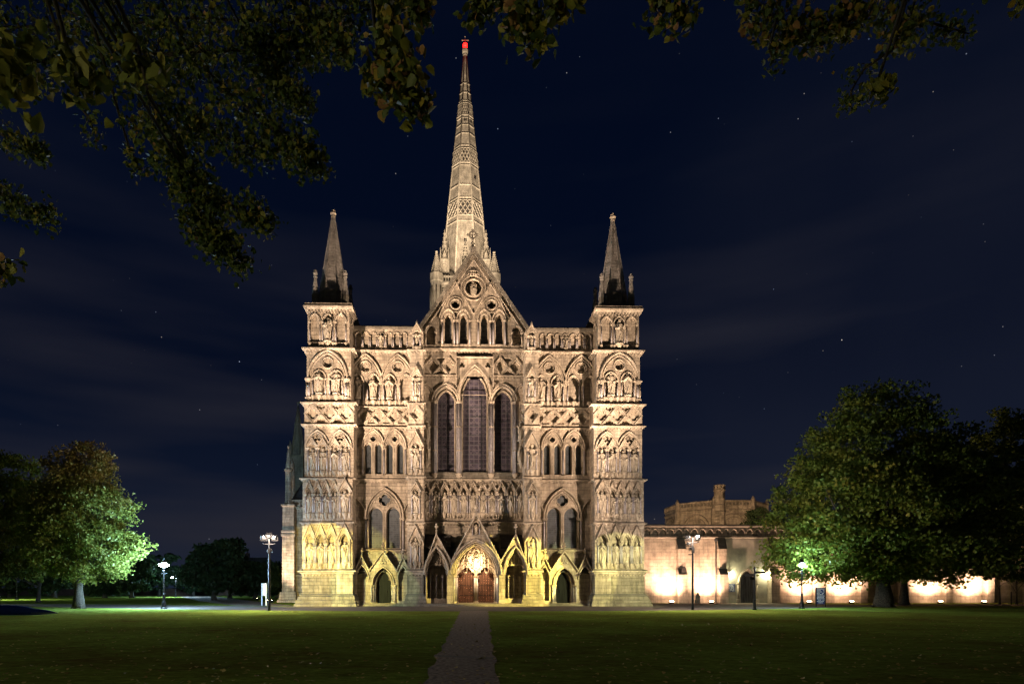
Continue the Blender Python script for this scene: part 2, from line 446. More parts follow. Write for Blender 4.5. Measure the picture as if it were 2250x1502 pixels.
# ---------------------------------------------------------------- mesh builder
class MB:
    def __init__(s, M=None):
        s.v = []; s.f = []; s.m = []; s.M = M; s.smooth = []
    def add(s, vs, fs, mi=0, sm=False):
        n = len(s.v)
        if s.M is not None:
            vs = [tuple(s.M @ Vector(p)) for p in vs]
        s.v += [tuple(p) for p in vs]
        for f in fs:
            s.f.append([i + n for i in f]); s.m.append(mi); s.smooth.append(sm)
    def box(s, x0, x1, y0, y1, z0, z1, mi=0):
        s.add([(x0,y0,z0),(x1,y0,z0),(x1,y1,z0),(x0,y1,z0),(x0,y0,z1),(x1,y0,z1),(x1,y1,z1),(x0,y1,z1)],
              [(0,3,2,1),(4,5,6,7),(0,1,5,4),(1,2,6,5),(2,3,7,6),(3,0,4,7)], mi)
    def rloft(s, x0, x1, y0, y1, lev, mi=0):
        """rectangle lofted through (z, projection) levels"""
        vs = []; fs = []
        for z, p in lev:
            vs += [(x0-p,y0-p,z),(x1+p,y0-p,z),(x1+p,y1+p,z),(x0-p,y1+p,z)]
        for k in range(len(lev)-1):
            a = 4*k
            for i in range(4):
                j = (i+1) % 4
                fs.append((a+i,a+j,a+4+j,a+4+i))
        fs.append((3,2,1,0)); a = 4*(len(lev)-1); fs.append((a,a+1,a+2,a+3))
        s.add(vs, fs, mi)
    def poly(s, outer, holes, y0, y1, mi=0, back=True):
        """slab facing -Y: 2D (x,z) outline with holes, from y0 (front) to y1"""
        loops = [outer] + list(holes)
        flat = [p for l in loops for p in l]
        tris = tessellate_polygon([[Vector((p[0], p[1], 0)) for p in l] for l in loops])
        n = len(flat)
        vs = [(p[0], y0, p[1]) for p in flat] + [(p[0], y1, p[1]) for p in flat]
        fs = []
        for t in tris:
            a, b, c = [flat[i] for i in t]
            cr = (b[0]-a[0])*(c[1]-a[1]) - (b[1]-a[1])*(c[0]-a[0])
            t = tuple(t) if cr > 0 else tuple(reversed(t))
            fs.append(t)
            if back: fs.append(tuple(n+i for i in reversed(t)))
        o = 0
        for k, l in enumerate(loops):
            A = sum(l[i][0]*l[(i+1)%len(l)][1]-l[(i+1)%len(l)][0]*l[i][1] for i in range(len(l)))
            ccw = A > 0
            for i in range(len(l)):
                a, b = o+i, o+(i+1) % len(l)
                q = (a, n+a, n+b, b) if (ccw == (k == 0)) else (b, n+b, n+a, a)
                fs.append(tuple(reversed(q)) if False else q)
            o += len(l)
        s.add(vs, fs, mi)
    def sweep(s, path, prof, closed=False, mi=0, caps=True):
        """path: 2D (x,z); prof: list of (offset to the left of travel, y), closed loop"""
        n = len(path); m = len(prof); vs = []
        for i in range(n):
            if closed: a, b = path[i-1], path[(i+1) % n]
            else: a, b = path[max(i-1,0)], path[min(i+1,n-1)]
            p = path[i]
            d1 = Vector((p[0]-a[0], p[1]-a[1])); d2 = Vector((b[0]-p[0], b[1]-p[1]))
            if d1.length < 1e-9: d1 = d2
            if d2.length < 1e-9: d2 = d1
            d1.normalize(); d2.normalize()
            n1 = Vector((-d1.y, d1.x)); n2 = Vector((-d2.y, d2.x))
            nn = n1 + n2
            if nn.length < 1e-6: nn = n1
            nn.normalize()
            k = 1 / max(.5, nn.dot(n1))
            for off, y in prof:
                vs.append((p[0] + nn.x*off*k, y, p[1] + nn.y*off*k))
        fs = []
        for i in range(n if closed else n-1):
            j = (i+1) % n
            for q in range(m):
                r = (q+1) % m
                fs.append((i*m+q, i*m+r, j*m+r, j*m+q))
        if not closed and caps:
            fs.append(tuple(range(m))); fs.append(tuple((n-1)*m + q for q in reversed(range(m))))
        s.add(vs, fs, mi)
    def lathe(s, x, y, prof, n=8, mi=0, rot=0, sx=1, sy=1, sm=False):
        vs = []; fs = []
        for z, r in prof:
            for i in range(n):
                a = 2*math.pi*(i+.5)/n + rot
                vs.append((x+r*sx*math.cos(a), y+r*sy*math.sin(a), z))
        for k in range(len(prof)-1):
            for i in range(n):
                j = (i+1) % n
                fs.append((k*n+i, k*n+j, (k+1)*n+j, (k+1)*n+i))
        fs.append(tuple(reversed(range(n)))); fs.append(tuple((len(prof)-1)*n+i for i in range(n)))
        s.add(vs, fs, mi, sm)
    def tube(s, pts, rads, n=6, mi=0, sm=True):
        pts = [Vector(p) for p in pts]; vs = []; fs = []
        for i, p in enumerate(pts):
            d = (pts[min(i+1,len(pts)-1)] - pts[max(i-1,0)])
            if d.length < 1e-9: d = Vector((0,0,1))
            d.normalize()
            u = d.cross(Vector((0,0,1)) if abs(d.z) < .9 else Vector((1,0,0))).normalized(); w_ = d.cross(u)
            r = rads[i] if isinstance(rads, (list, tuple)) else rads
            for k in range(n):
                a = 2*math.pi*k/n
                vs.append(tuple(p + (u*math.cos(a) + w_*math.sin(a))*r))
        for i in range(len(pts)-1):
            for k in range(n):
                j = (k+1) % n
                fs.append((i*n+k, (i+1)*n+k, (i+1)*n+j, i*n+j))
        fs.append(tuple(range(n))); fs.append(tuple((len(pts)-1)*n+k for k in reversed(range(n))))
        s.add(vs, fs, mi, sm)
    def shaft(s, x, y, z0, z1, r, mi=0, cap=0, capm=0):
        c = cap or r*2.2
        s.lathe(x, y, [(z0, r*1.9),(z0+r*.9, r*1.9),(z0+r*1.3, r*1.2)], 8, capm)
        s.lathe(x, y, [(z0+r*1.25, r),(z1-c*1.3, r)], 8, mi, sm=True)
        s.lathe(x, y, [(z1-c*1.3, r*1.1),(z1-c*1.15, r*1.3),(z1-c*.5, c*.75),(z1-c*.4, c),(z1, c)], 8, capm)
    def build(s, name, mats, parent=None, loc=None):
        me = bpy.data.meshes.new(name)
        me.from_pydata(s.v, [], s.f)
        if isinstance(mats, str): mats = [mats]
        for k in mats: me.materials.append(MATS[k])
        me.polygons.foreach_set('material_index', s.m)
        me.polygons.foreach_set('use_smooth', s.smooth)
        me.validate()
        bm = bmesh.new(); bm.from_mesh(me)
        bmesh.ops.recalc_face_normals(bm, faces=bm.faces)
        bm.to_mesh(me); bm.free()
        o = bpy.data.objects.new(name, me)
        col.objects.link(o)
        if parent: o.parent = parent
        if loc: o.location = loc
        return o
def tag(o, label=None, cat=None, group=None, kind=None):
    if label: o['label'] = label
    if cat: o['category'] = cat
    if group: o['group'] = group
    if kind: o['kind'] = kind
    return o
def empty(name, loc=(0,0,0), rz=0, **k):
    o = bpy.data.objects.new(name, None); col.objects.link(o)
    o.location = loc; o.rotation_euler = (0,0,rz); o.empty_display_size = .3
    return tag(o, **k)
def dup(o, parent=None, loc=None, rz=None):
    c = o.copy(); col.objects.link(c)
    if parent: c.parent = parent
    if loc is not None: c.location = loc
    if rz is not None: c.rotation_euler = (0,0,rz)
    for ch in list(o.children): dup(ch, c)
    return c
def spot(name, loc, tgt, power, size, blend, color, parent=None, rad=.15, show=True):
    l = bpy.data.lights.new(name, 'SPOT'); l.energy = power; l.spot_size = R(size); l.spot_blend = blend
    l.color = color; l.shadow_soft_size = rad
    o = bpy.data.objects.new(name, l); col.objects.link(o)
    loc = Vector(loc); d = Vector(tgt) - loc
    o.rotation_euler = d.to_track_quat('-Z', 'Y').to_euler(); 
    if parent:
        o.parent = parent; o.location = parent.matrix_world.inverted() @ loc if False else loc - parent.location
    else: o.location = loc
    return o
def point(name, loc, power, color, parent=None, rad=.12):
    l = bpy.data.lights.new(name, 'POINT'); l.energy = power; l.color = color; l.shadow_soft_size = rad
    o = bpy.data.objects.new(name, l); col.objects.link(o)
    o.location = Vector(loc) - (parent.location if parent else Vector((0,0,0)))
    if parent: o.parent = parent
    return o

# 2D shapes ------------------------------------------------------
def arc_pts(cx, w_, zs, rise, n=9):
    """pointed arch from left springing over the apex to right springing"""
    h = w_/2; rise = max(rise, h*1.001)
    Rr = (rise*rise + h*h) / w_
    a1 = math.atan2(rise, (Rr-h)) if True else 0
    pts = []
    cxr = cx - h + Rr
    th = math.atan2(rise, cxr-cx)        # angle at the apex seen from the right-hand centre
    for i in range(n+1):
        t = th*i/n
        pts.append((cxr - Rr*math.cos(t), zs + Rr*math.sin(t)))
    cxl = cx + h - Rr
    for i in range(n-1, -1, -1):
        t = th*i/n
        pts.append((cxl + Rr*math.cos(t), zs + Rr*math.sin(t)))
    return pts
def arch(cx, w_, zb, zs, rise, n=9):
    return [(cx-w_/2, zb)] + arc_pts(cx, w_, zs, rise, n) + [(cx+w_/2, zb)]
def foil(cx, cz, r, lobes=4, n=6, rot=0, d=.56, rr=.52):
    """foiled figure of outer radius about r"""
    k = r/(d+rr); d, rr = d*k, rr*k; pts = []
    tot = lobes*n*2
    for i in range(tot):
        a = 2*math.pi*i/tot
        s_ = math.pi/lobes
        ph = ((a + s_) % (2*s_)) - s_
        q = d*math.sin(ph)
        pts.append((cx + (d*math.cos(ph)+math.sqrt(max(1e-6, rr*rr-q*q)))*math.cos(a+rot),
                    cz + (d*math.cos(ph)+math.sqrt(max(1e-6, rr*rr-q*q)))*math.sin(a+rot)))
    return pts
def circ(cx, cz, r, n=20):
    return [(cx+r*math.cos(2*math.pi*i/n), cz+r*math.sin(2*math.pi*i/n)) for i in range(n)]
def cusp_arch(cx, w_, zb, zs, rise):
    """trefoil-headed opening"""
    pts = [(cx-w_/2, zb), (cx-w_/2, zs)]
    L = [(-.5,.0),(-.5,.18),(-.44,.34),(-.34,.40),(-.27,.38),(-.30,.50),(-.27,.66),(-.18,.82),(-.08,.95),(0,1.0)]
    for a, b in L[1:]: pts.append((cx+a*w_, zs+b*rise))
    for a, b in reversed(L[1:-1]): pts.append((cx-a*w_, zs+b*rise))
    pts += [(cx+w_/2, zs), (cx+w_/2, zb)]
    return pts
def rect(x0, x1, z0, z1): return [(x0,z0),(x1,z0),(x1,z1),(x0,z1)]
def roll(w_, d, y, off=0):
    """moulding profile: w wide from offset off, standing d proud of y"""
    return [(off, y+.02),(off, y-d*.6),(off+w_*.25, y-d),(off+w_*.75, y-d),(off+w_, y-d*.6),(off+w_, y+.02)]
# ================================================================ statues
def statue_mesh(seed, held, hat, sway, seated=False, broken=False):
    r_ = random.Random(seed)
    mb = MB()
    lev = [(0,.165,.12),(.03,.175,.13),(.12,.150,.115),(.30,.140,.11),(.45,.150,.12),(.56,.135,.11),(.66,.130,.10),
           (.75,.150,.105),(.81,.165,.10),(.845,.13,.085),(.862,.06,.055),(.875,.046,.046),(.89,.055,.058),(.915,.066,.068),(.945,.068,.072),(.975,.056,.06),(.995,.025,.03)]
    if seated:
        lev = [(0,.20,.20),(.08,.20,.21),(.30,.19,.22),(.42,.21,.24),(.47,.20,.16),(.58,.16,.12),(.70,.17,.12),(.78,.18,.11),(.815,.13,.09),(.835,.06,.06),(.85,.05,.05),(.87,.06,.06),(.90,.075,.075),(.935,.078,.08),(.97,.06,.065),(.99,.03,.03)]
    n = 20; vs = []; fs = []
    ph = r_.uniform(0, 6)
    for z, rx, ry in lev:
        f = max(0, min(1, (.8-z)/.5))
        sx = sway*math.sin(z*5)*.5
        for i in range(n):
            a = 2*math.pi*i/n
            k = 1 + f*(.09*math.sin(7*a+ph+z*3)+.05*math.sin(11*a-ph*2-z*5))
            vs.append((rx*k*math.cos(a)+sx, ry*k*math.sin(a)-(.10 if seated and z < .45 else 0), z))
    for q in range(len(lev)-1):
        for i in range(n):
            j = (i+1) % n
            fs.append((q*n+i, q*n+j, (q+1)*n+j, (q+1)*n+i))
    fs.append(tuple(reversed(range(n)))); fs.append(tuple((len(lev)-1)*n+i for i in range(n)))
    mb.add(vs, fs)
    sx = sway*math.sin(.8*5)*.5
    sh = .79 if not seated else .76
    for s in (-1, 1):
        S = Vector((s*.145+sx, 0, sh)); E = Vector((s*.185+sx, -.05, sh-.17))
        if held == 'book': H = Vector((s*.045+sx, -.15, sh-.11))
        elif held == 'staff': H = Vector((.16+sx, -.13, sh-.10)) if s > 0 else Vector((-.05+sx, -.15, sh-.14))
        elif held == 'bless': H = Vector((.16+sx, -.12, sh+.04)) if s > 0 else Vector((-.06+sx, -.15, sh-.14))
        elif held == 'pray': H = Vector((s*.02+sx, -.16, sh-.04))
        else: H = Vector((s*.12+sx, -.13, sh-.24))
        mb.tube([S, (S+E)/2+Vector((s*.01,0,0)), E, (E+H)/2, H], [.055,.054,.052,.055,.035], 8)
        # mitten-thick sleeve end and hand with bent fingers
        for q in range(4):
            o = Vector(((q-1.5)*.011, -.012, 0))
            mb.tube([H+o, H+o+Vector((0,-.012,.028)), H+o+Vector((0,-.002,.045))], .008, 5)
        mb.tube([H, H+Vector((-s*.02,-.01,.02))], .009, 5)
    # hanging sleeves and cloak edge folds
    for s in (-1, 1):
        mb.tube([(s*.16+sx, -.06, sh-.17),(s*.15, -.07, .40),(s*.13, -.06, .12)], [.04,.03,.012], 6)
    mb.tube([(-.08+sx,-.10,sh-.02),(.0,-.13,.5),(.09,-.12,.25),(.10,-.11,.05)], [.02,.022,.022,.015], 6)
    mb.tube([(.10,-.09,sh-.05),(.06,-.12,.5),(-.02,-.13,.2),(-.06,-.12,.04)], [.015,.02,.024,.015], 6)
    hz = .93 if not seated else .92
    sx2 = sway*math.sin(hz*5)*.5
    mb.tube([(sx2,-.066,hz+.012),(sx2,-.085,hz-.008)], [.008,.014], 5)              # nose
    for s in (-1, 1):
        mb.tube([(sx2+s*.066,0,hz-.01),(sx2+s*.070,0,hz+.015)], .012, 5)             # ears
    if hat == 'mitre':
        mb.tube([(sx2,0,hz+.03),(sx2,0,hz+.08),(sx2,0,hz+.15)], [.066,.075,.012], 8)
    elif hat == 'crown':
        mb.lathe(sx2, 0, [(hz+.03,.070),(hz+.085,.082),(hz+.09,.06)], 10)
    elif hat == 'hair':
        mb.tube([(sx2,.03,hz+.05),(sx2,.055,hz-.02),(sx2,.05,hz-.10)], [.06,.068,.05], 8)
        mb.tube([(sx2,-.05,hz-.04),(sx2,-.075,hz-.10)], [.035,.018], 7)               # beard
    elif hat == 'veil':
        mb.tube([(sx2,.02,hz+.06),(sx2,.05,hz-.02),(sx2,.05,hz-.16)], [.05,.075,.09], 8)
    if held == 'book': mb.box(sx-.06, sx+.06, -.185, -.145, sh-.14, sh-.0)
    if held == 'staff': mb.tube([(.17+sx,-.14,.02),(.17+sx,-.14,sh+.20)], .013, 6)
    if held == 'sword': mb.tube([(.0+sx,-.16,.12),(.0+sx,-.17,.55)], .018, 5); mb.box(sx-.06, sx+.06, -.18, -.155, .54, .565)
    if held == 'bless': mb.box(sx-.09, sx+.0, -.18, -.145, sh-.20, sh-.06)
    # little plinth the figure is carved with
    mb.lathe(0, 0, [(-.035,.17),(0.005,.185),(.012,.17)], 10)
    o = mb.build('statue', 'statue')
    md = o.modifiers.new('r', 'REMESH'); md.mode = 'VOXEL'; md.voxel_size = .013
    sm_ = o.modifiers.new('s', 'SMOOTH'); sm_.iterations = 2; sm_.factor = .5
    dg = bpy.context.evaluated_depsgraph_get(); dg.update()
    me = bpy.data.meshes.new_from_object(o.evaluated_get(dg))
    me.name = 'statue'
    if not me.materials: me.materials.append(MATS['statue'])
    me.polygons.foreach_set('use_smooth', [True]*len(me.polygons))
    bpy.data.objects.remove(o)
    return me
SV = [statue_mesh(1,'book','hair',.02), statue_mesh(2,'staff','mitre',-.03), statue_mesh(3,'pray','veil',.03),
      statue_mesh(4,'sword','crown',.0), statue_mesh(5,'bless','hair',-.02), statue_mesh(6,'none','none',.04)]
SDESC = ['bearded figure with book', 'mitred figure with staff', 'veiled praying figure', 'crowned figure with sword', 'figure raising one hand', 'bareheaded robed figure']
SEATED = statue_mesh(9, 'bless', 'hair', 0, True)
def statue(x, y, z, h, where, var=None, group='stone statues standing in the niches', rz=0, me=None, desc=None):
    v = rnd.randrange(6) if var is None else var
    o = bpy.data.objects.new('statue', me or SV[v]); col.objects.link(o)
    o.location = (x, y, z+.035*h); o.scale = (h*.98, h, h); o.rotation_euler = (0, 0, rz+rnd.uniform(-.2, .2))
    tag(o, f"{desc or SDESC[v]}, {where}", 'statue', group)
    return o

# ================================================================ cathedral
cath = empty('cathedral', (0,0,0), label='huge floodlit Gothic stone cathedral with a tall spire and a carved west front', cat='cathedral')
ST = ['carved', 'purbeck', 'dark_stone']
MIR = Matrix.Scale(-1, 4, (1,0,0))
ORD = ['first','second','third','fourth','fifth','sixth','seventh','eighth','ninth','tenth','eleventh']

def niche(cx, w_, zb, zs, za, y, M, gable=0, parent=cath, sh=None, shaft_r=.075, cusp=False, name='niche', ped=True, gw=None, fin=True, shz=None, corb=True, mw=.13):
    """arch moulding, shafts, pedestal corbel and gablet of one niche (the recess itself is cut in the wall)"""
    mb = MB(M)
    p = arc_pts(cx, w_, zs, za-zs, 6)
    mb.sweep(p, roll(mw, mw*1.05, y, .0))
    if mw > .1: mb.sweep(p, roll(.09, .05, y+.12, -.09))
    for s in (-1, 1):
        mb.shaft(cx+s*w_/2, y-.04, (shz or zb)-.02, zs+.02, shaft_r, 1, shaft_r*2.3)
        zz = (shz or zb)
        if corb: mb.lathe(cx+s*w_/2, y-.04, [(zz-.5,.02),(zz-.3,.10),(zz-.1,.15),(zz-.02,.15)], 8)
    if ped:
        mb.lathe(cx, y-.02, [(zb-.55,.03),(zb-.4,.14),(zb-.25,.18),(zb-.18,.24),(zb-.02,.27),(zb,.27)], 8)
    if gable:
        g = (gw or w_*1.04)/2
        zg = zs + (za-zs)*.30
        tri = [(cx-g, zg),(cx, gable),(cx+g, zg)]
        mb.sweep(tri, roll(.12, .26, y, 0))
        # plain spandrel between arch and gablet
        inner = arc_pts(cx, w_+.18, zs, za-zs+.12, 6)
        inner = [q for q in inner if q[1] > zg]
        outl = [(cx-g, zg)] + inner + [(cx+g, zg),(cx, gable-.02)]
        if len(inner) > 2: mb.poly(outl, [], y-.12, y+.02)
        if fin:
            mb.lathe(cx, y-.14, [(gable,.05),(gable+.12,.04),(gable+.16,.11),(gable+.24,.11),(gable+.30,.03),(gable+.38,.05),(gable+.42,.01)], 6, 2)
    return mb.build(name, ST, parent)

def wall(name, x0, x1, z0, z1, y, d, holes, M, back=None, thru=(), mat='stone', parent=cath):
    mb = MB(M)
    mb.poly(rect(x0,x1,z0,z1), holes, y, y+d)
    if back is not None: mb.poly(rect(x0,x1,z0,z1), list(thru), y+d+.002, back)
    return mb.build(name, mat, parent)

def string(x0, x1, y0, y1, z, M, p=.18, h=.28, parent=cath, name='string_course', mat='carved'):
    mb = MB(M)
    mb.rloft(x0, x1, y0, y1, [(z-h,.02),(z-h*.75,p*.5),(z-h*.5,p*.6),(z-h*.45,p*1.5),(z-h*.1,p*1.5),(z+.12,.0)])
    # beading under the ledge
    n = int((x1-x0)/.30)
    for i in range(n):
        xx = x0+(i+.5)*(x1-x0)/n
        mb.box(xx-.07, xx+.07, y0-.1, y0-.0, z-h-.13, z-h+.01)
    return mb.build(name, mat, parent)

def lozenges(x0, x1, z0, z1, y, M, n, parent=cath, phase=0.0):
    """carved band of lozenges with sunk quatrefoils"""
    H = z1-z0; W = (x1-x0)/n; zc = (z0+z1)/2; holes = []
    rr = min(W, H)*.30
    def clip(pl):
        q = [(min(max(a, x0+.04), x1-.04), min(max(b, z0+.05), z1-.05)) for a, b in pl]
        return q
    cs = []
    for i in range(-1, n+1):
        cx = x0+(i+.5+phase)*W
        if x0+rr*.95 < cx < x1-rr*.95:
            holes.append(foil(cx, zc, rr*1.08, 4, 4, 0))
        cx2 = x0+(i+1+phase)*W
        if x0+rr*.9 < cx2 < x1-rr*.9:
            for s in (-1, 1):
                c = (cx2, zc+s*H*.33)
                pts = [(c[0]-rr*.85, c[1]+s*H*.10),(c[0]-rr*.75, c[1]-s*H*.02),(c[0]-rr*.3, c[1]-s*H*.06),(c[0], c[1]-s*H*.14),(c[0]+rr*.3, c[1]-s*H*.06),(c[0]+rr*.75, c[1]-s*H*.02),(c[0]+rr*.85, c[1]+s*H*.10)]
                holes.append(pts)
    mb = MB(M)
    mb.poly(rect(x0,x1,z0,z1), holes, y, y+.24)
    for i in range(-1, n+1):
        cx = x0+(i+.5+phase)*W
        for a in ((cx-W/2, zc, cx, z1-.02),(cx, z1-.02, cx+W/2, zc),(cx-W/2, zc, cx, z0+.02),(cx, z0+.02, cx+W/2, zc)):
            xa, za, xb, zb = a
            # clip to the band
            if max(xa,xb) <= x0+.03 or min(xa,xb) >= x1-.03: continue
            def cl(xa,za,xb,zb):
                if xa < x0: t = (x0-xa)/(xb-xa); xa, za = x0, za+(zb-za)*t
                if xb > x1: t = (x1-xa)/(xb-xa); xb, zb = x1, za+(zb-za)*t
                return xa,za,xb,zb
            xa,za,xb,zb = cl(xa,za,xb,zb)
            mb.sweep([(xa,za),(xb,zb)], [(-.06,y+.02),(-.06,y-.10),(.06,y-.10),(.06,y+.02)])
    return mb.build('frieze', ST, parent)

def rose(mb, cx, cz, r, y, lobes=4):
    mb.sweep(circ(cx, cz, r, 24), roll(.10, .10, y, 0), True)
    mb.sweep(circ(cx, cz, r-.16, 20), roll(.07, .04, y+.1, 0), True)

def lancet(cx, w_, zb, zs, za, y, M, glass='glass_grey', fw=.12, yg=.45, name='window', sub='glass', parent=cath, foilc=None):
    """window: moulded frame plus its glass"""
    mb = MB(M)
    p = arch(cx, w_, zb, zs, za-zs, 8)
    mb.sweep(p, [(-.02,y+.02),(-.02,y-.03),(fw,y-.05),(fw,y+.02)])
    mb.sweep(p, [(-fw,y+yg),(-fw,y+yg-.12),(.0,y+yg-.2),(.0,y+yg)])
    mb.poly([(cx-w_/2-.02,zb-.12),(cx+w_/2+.02,zb-.12),(cx+w_/2+.02,zb+.03),(cx-w_/2-.02,zb+.03)], [], y+.05, y+yg)
    f = mb.build(name, ST, parent)
    g = MB(M); g.poly(arch(cx, w_+.02, zb, zs, za-zs, 8), [], y+yg-.03, y+yg+.03)
    # iron saddle bars
    g.build(sub, glass, f)
    return f

def tower_half(sgn):
    M = MIR if sgn > 0 else None
    side = 'north' if sgn < 0 else 'south'
    lr = 'left' if sgn < 0 else 'right'
    y = -2.0; yb = 2.4
    X = lambda p: fx(p, y)
    Z = lambda p: fz(p, y, 715)
    tw = empty('tower'); tw.parent = cath; tw['label'] = f'square {lr} corner tower of the west front with tiers of niches'
    def P(name, x0, x1, z0, z1, holes, d=.42, mat='stone'):
        mb = MB(M)
        mb.poly(rect(x0,x1,z0,z1), holes, y, y+d)
        mb.box(x0, x1, y+d+.002, yb, z0, z1)
        return mb.build(name, mat, tw)
    sx = lambda v: -v if sgn > 0 else v
    def S(px, zb, h, where, var=None, yy=y+.12):
        return statue(sx(X(px)), yy, zb, h, where, var)
    # --- plinth and dado
    mb = MB(M)
    x0, x1 = X(663), X(776)
    mb.rloft(x0, x1, y, yb, [(0,.62),(.22,.60),(.28,.50),(.55,.47),(.60,.36),(.95,.30),(1.0,.2),(Z(1303)-.1,.12),(Z(1303),.0)], 1)
    mb.box(x0, x1, y, yb, Z(1303), Z(1262))
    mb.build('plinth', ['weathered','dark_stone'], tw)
    xb0, xb1 = X(742), X(777)
    mb = MB(M)
    mb.rloft(xb0, xb1, y-.55, y+.1, [(0,.42),(.22,.40),(.28,.34),(.55,.3),(.60,.24),(.95,.2),(Z(1303)-.1,.08),(Z(1303),.0)], 1)
    mb.box(xb0, xb1, y-.55, y-.003, Z(1303), Z(1262))
    mb.poly(rect(xb0, xb1, Z(1258), Z(1148)), [arch((xb0+xb1)/2, .95, Z(1238), Z(1192), Z(1170)-Z(1192), 6)], y-.55, y-.003)
    mb.poly(rect(xb0+.03, xb1-.03, Z(1150), Z(1052)), [arch((xb0+xb1)/2, .9, Z(1128), Z(1083), Z(1068)-Z(1083), 6)], y-.35, y-.003)
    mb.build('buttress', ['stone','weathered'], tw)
    string(x0, x1, y, yb, Z(1252), M, .22, .42, tw)
    string(xb0, xb1, y-.55, y, Z(1252), M, .22, .42, tw)
    # --- tier A: gabled niches with statues
    cxs = [X(681), X(704.5), X(728)]
    w_ = .88
    zs, za, zb = Z(1192), Z(1172), Z(1238)
    P('tier_wall', X(664), X(776), Z(1258), Z(1148), [arch(c, w_, zb, zs, za-zs, 6) for c in cxs])
    for i, c in enumerate(cxs):
        niche(c, w_, zb, zs, za, y, M, Z(1152), tw, gw=1.18, shaft_r=.09)
        n = ORD[i if sgn < 0 else 3-i]
        statue(sx(c), y+.14, zb, 2.0, f'{n} from left, lowest niche row, {lr} corner tower', (i*2+(0 if sgn<0 else 1))%6)
    cb = (xb0+xb1)/2
    niche(cb, .95, zb, zs, za, y-.55, M, Z(1152), tw, gw=1.3, shaft_r=.09)
    statue(sx(cb), y-.4, zb, 2.05, f'lowest buttress niche at the inner edge of {lr} corner tower', 4 if sgn<0 else 2)
    string(X(664), X(776), y, yb, Z(1147), M, .16, .22, tw)
    string(xb0, xb1, y-.55, y, Z(1147), M, .12, .22, tw)
    # --- tier B
    cxs = [X(680), X(698.5), X(717), X(735.5)]
    w_ = .66
    zs, za, zb = Z(1085), Z(1071), Z(1128)
    P('tier_wall', X(665), X(775), Z(1147), Z(1052), [arch(c, w_, zb, zs, za-zs, 6) for c in cxs])
    for i, c in enumerate(cxs):
        niche(c, w_, zb, zs, za, y, M, Z(1059), tw, gw=.84, shaft_r=.07)
        n = ORD[i if sgn < 0 else 4-i]
        statue(sx(c), y+.14, zb, 1.9, f'{n} from left, second niche row up, {lr} corner tower', (i+2*sgn)%6)
    niche(cb, .9, zb, zs, za, y-.35, M, Z(1055), tw, gw=1.25, shaft_r=.08)
    statue(sx(cb), y-.25, zb, 2.15, f'second buttress niche up at the inner edge of {lr} corner tower', 0 if sgn<0 else 5)
    string(X(664), X(776), y, yb, Z(1050), M, .18, .25, tw)
    # --- tier C: two arches each over a pair of niches
    hs = []
    for c in (X(698), X(747.5)):
        for s in (-1, 1):
            hs.append(arch(c+s*.50, .80, Z(1036), Z(984), .32, 6))
        hs.append(foil(c, Z(963), .40, 3, 5, R(90)))
    P('tier_wall', X(669), X(777), Z(1050), Z(934), hs, d=.28)
    k = 0
    for c in (X(698), X(747.5)):
        mb = MB(M)
        p = arc_pts(c, 2.06, Z(984), Z(947)-Z(984), 10)
        mb.sweep(p, roll(.16, .2, y, 0)); mb.sweep(p, roll(.10, .08, y, -.16))
        mb.sweep(foil(c, Z(963), .40, 3, 5, R(90)), roll(.07, .08, y, -.02), True)
        mb.build('blind_arch', ST, tw)
        for s in (-1, 1):
            niche(c+s*.50, .80, Z(1036), Z(984), Z(984)+.34, y, M, Z(965), tw, shaft_r=.07, gw=.94, fin=False)
            n = ORD[k if sgn < 0 else 3-k]; k += 1
            statue(sx(c+s*.50), y+.14, Z(1036), 2.15, f'{n} from left, third niche row up, {lr} corner tower', (k*5+sgn)%6)
    string(X(668), X(778), y, yb, Z(932), M, .18, .22, tw)
    # --- lozenge frieze
    mb = MB(M); mb.box(X(669), X(778), y+.21, yb, Z(931), Z(887)); mb.build('frieze_ground', 'carved', tw)
    lozenges(X(669), X(778), Z(931), Z(887), y-.02, M, 3, tw)
    string(X(668), X(778), y, yb, Z(884), M, .2, .25, tw)
    # --- tier D: one great arch, two statues, roundel
    c = X(720)
    hs = [arch(c+s*.82, 1.25, Z(868), Z(832), .75, 7) for s in (-1, 1)]
    hs.append(foil(c, Z(797), .50, 4, 5, R(45)))
    P('tier_wall', X(674), X(771), Z(884), Z(767), hs, d=.24)
    mb = MB(M)
    p = arc_pts(c, 3.55, Z(830), Z(772)-Z(830), 12)
    mb.sweep(p, roll(.2, .24, y, 0)); mb.sweep(p, roll(.12, .1, y, -.2))
    rose(mb, c, Z(797), .58, y)
    for s in (-1, 1):
        mb.shaft(c+s*1.78, y-.06, Z(875), Z(832), .12, 1, .28)
        mb.shaft(c+s*1.98, y-.02, Z(875), Z(832), .10, 0, .24)
    mb.build('blind_arch', ST, tw)
    for i, s in enumerate((-1, 1)):
        niche(c+s*.82, 1.25, Z(868), Z(832), Z(832)+.78, y, M, 0, tw, shaft_r=.055)
        n = ORD[i if sgn < 0 else 1-i]
        statue(sx(c+s*.82), y-.02, Z(866), 2.2, f'{n} of two under the great arch high on {lr} corner tower', (i*3+1+sgn)%6)
    string(X(672), X(773), y, yb, Z(765), M, .22, .28, tw)
    # --- tier E: turret arcade
    cs = [X(692), X(720.5), X(749)]
    P('tier_wall', X(676), X(768), Z(765), Z(681), [arch(q, .98, Z(752), Z(708), .72, 6) for q in cs], d=.22)
    for q in cs:
        niche(q, .98, Z(752), Z(708), Z(708)+.75, y, M, 0, tw, shaft_r=.05, ped=(q == cs[1]))
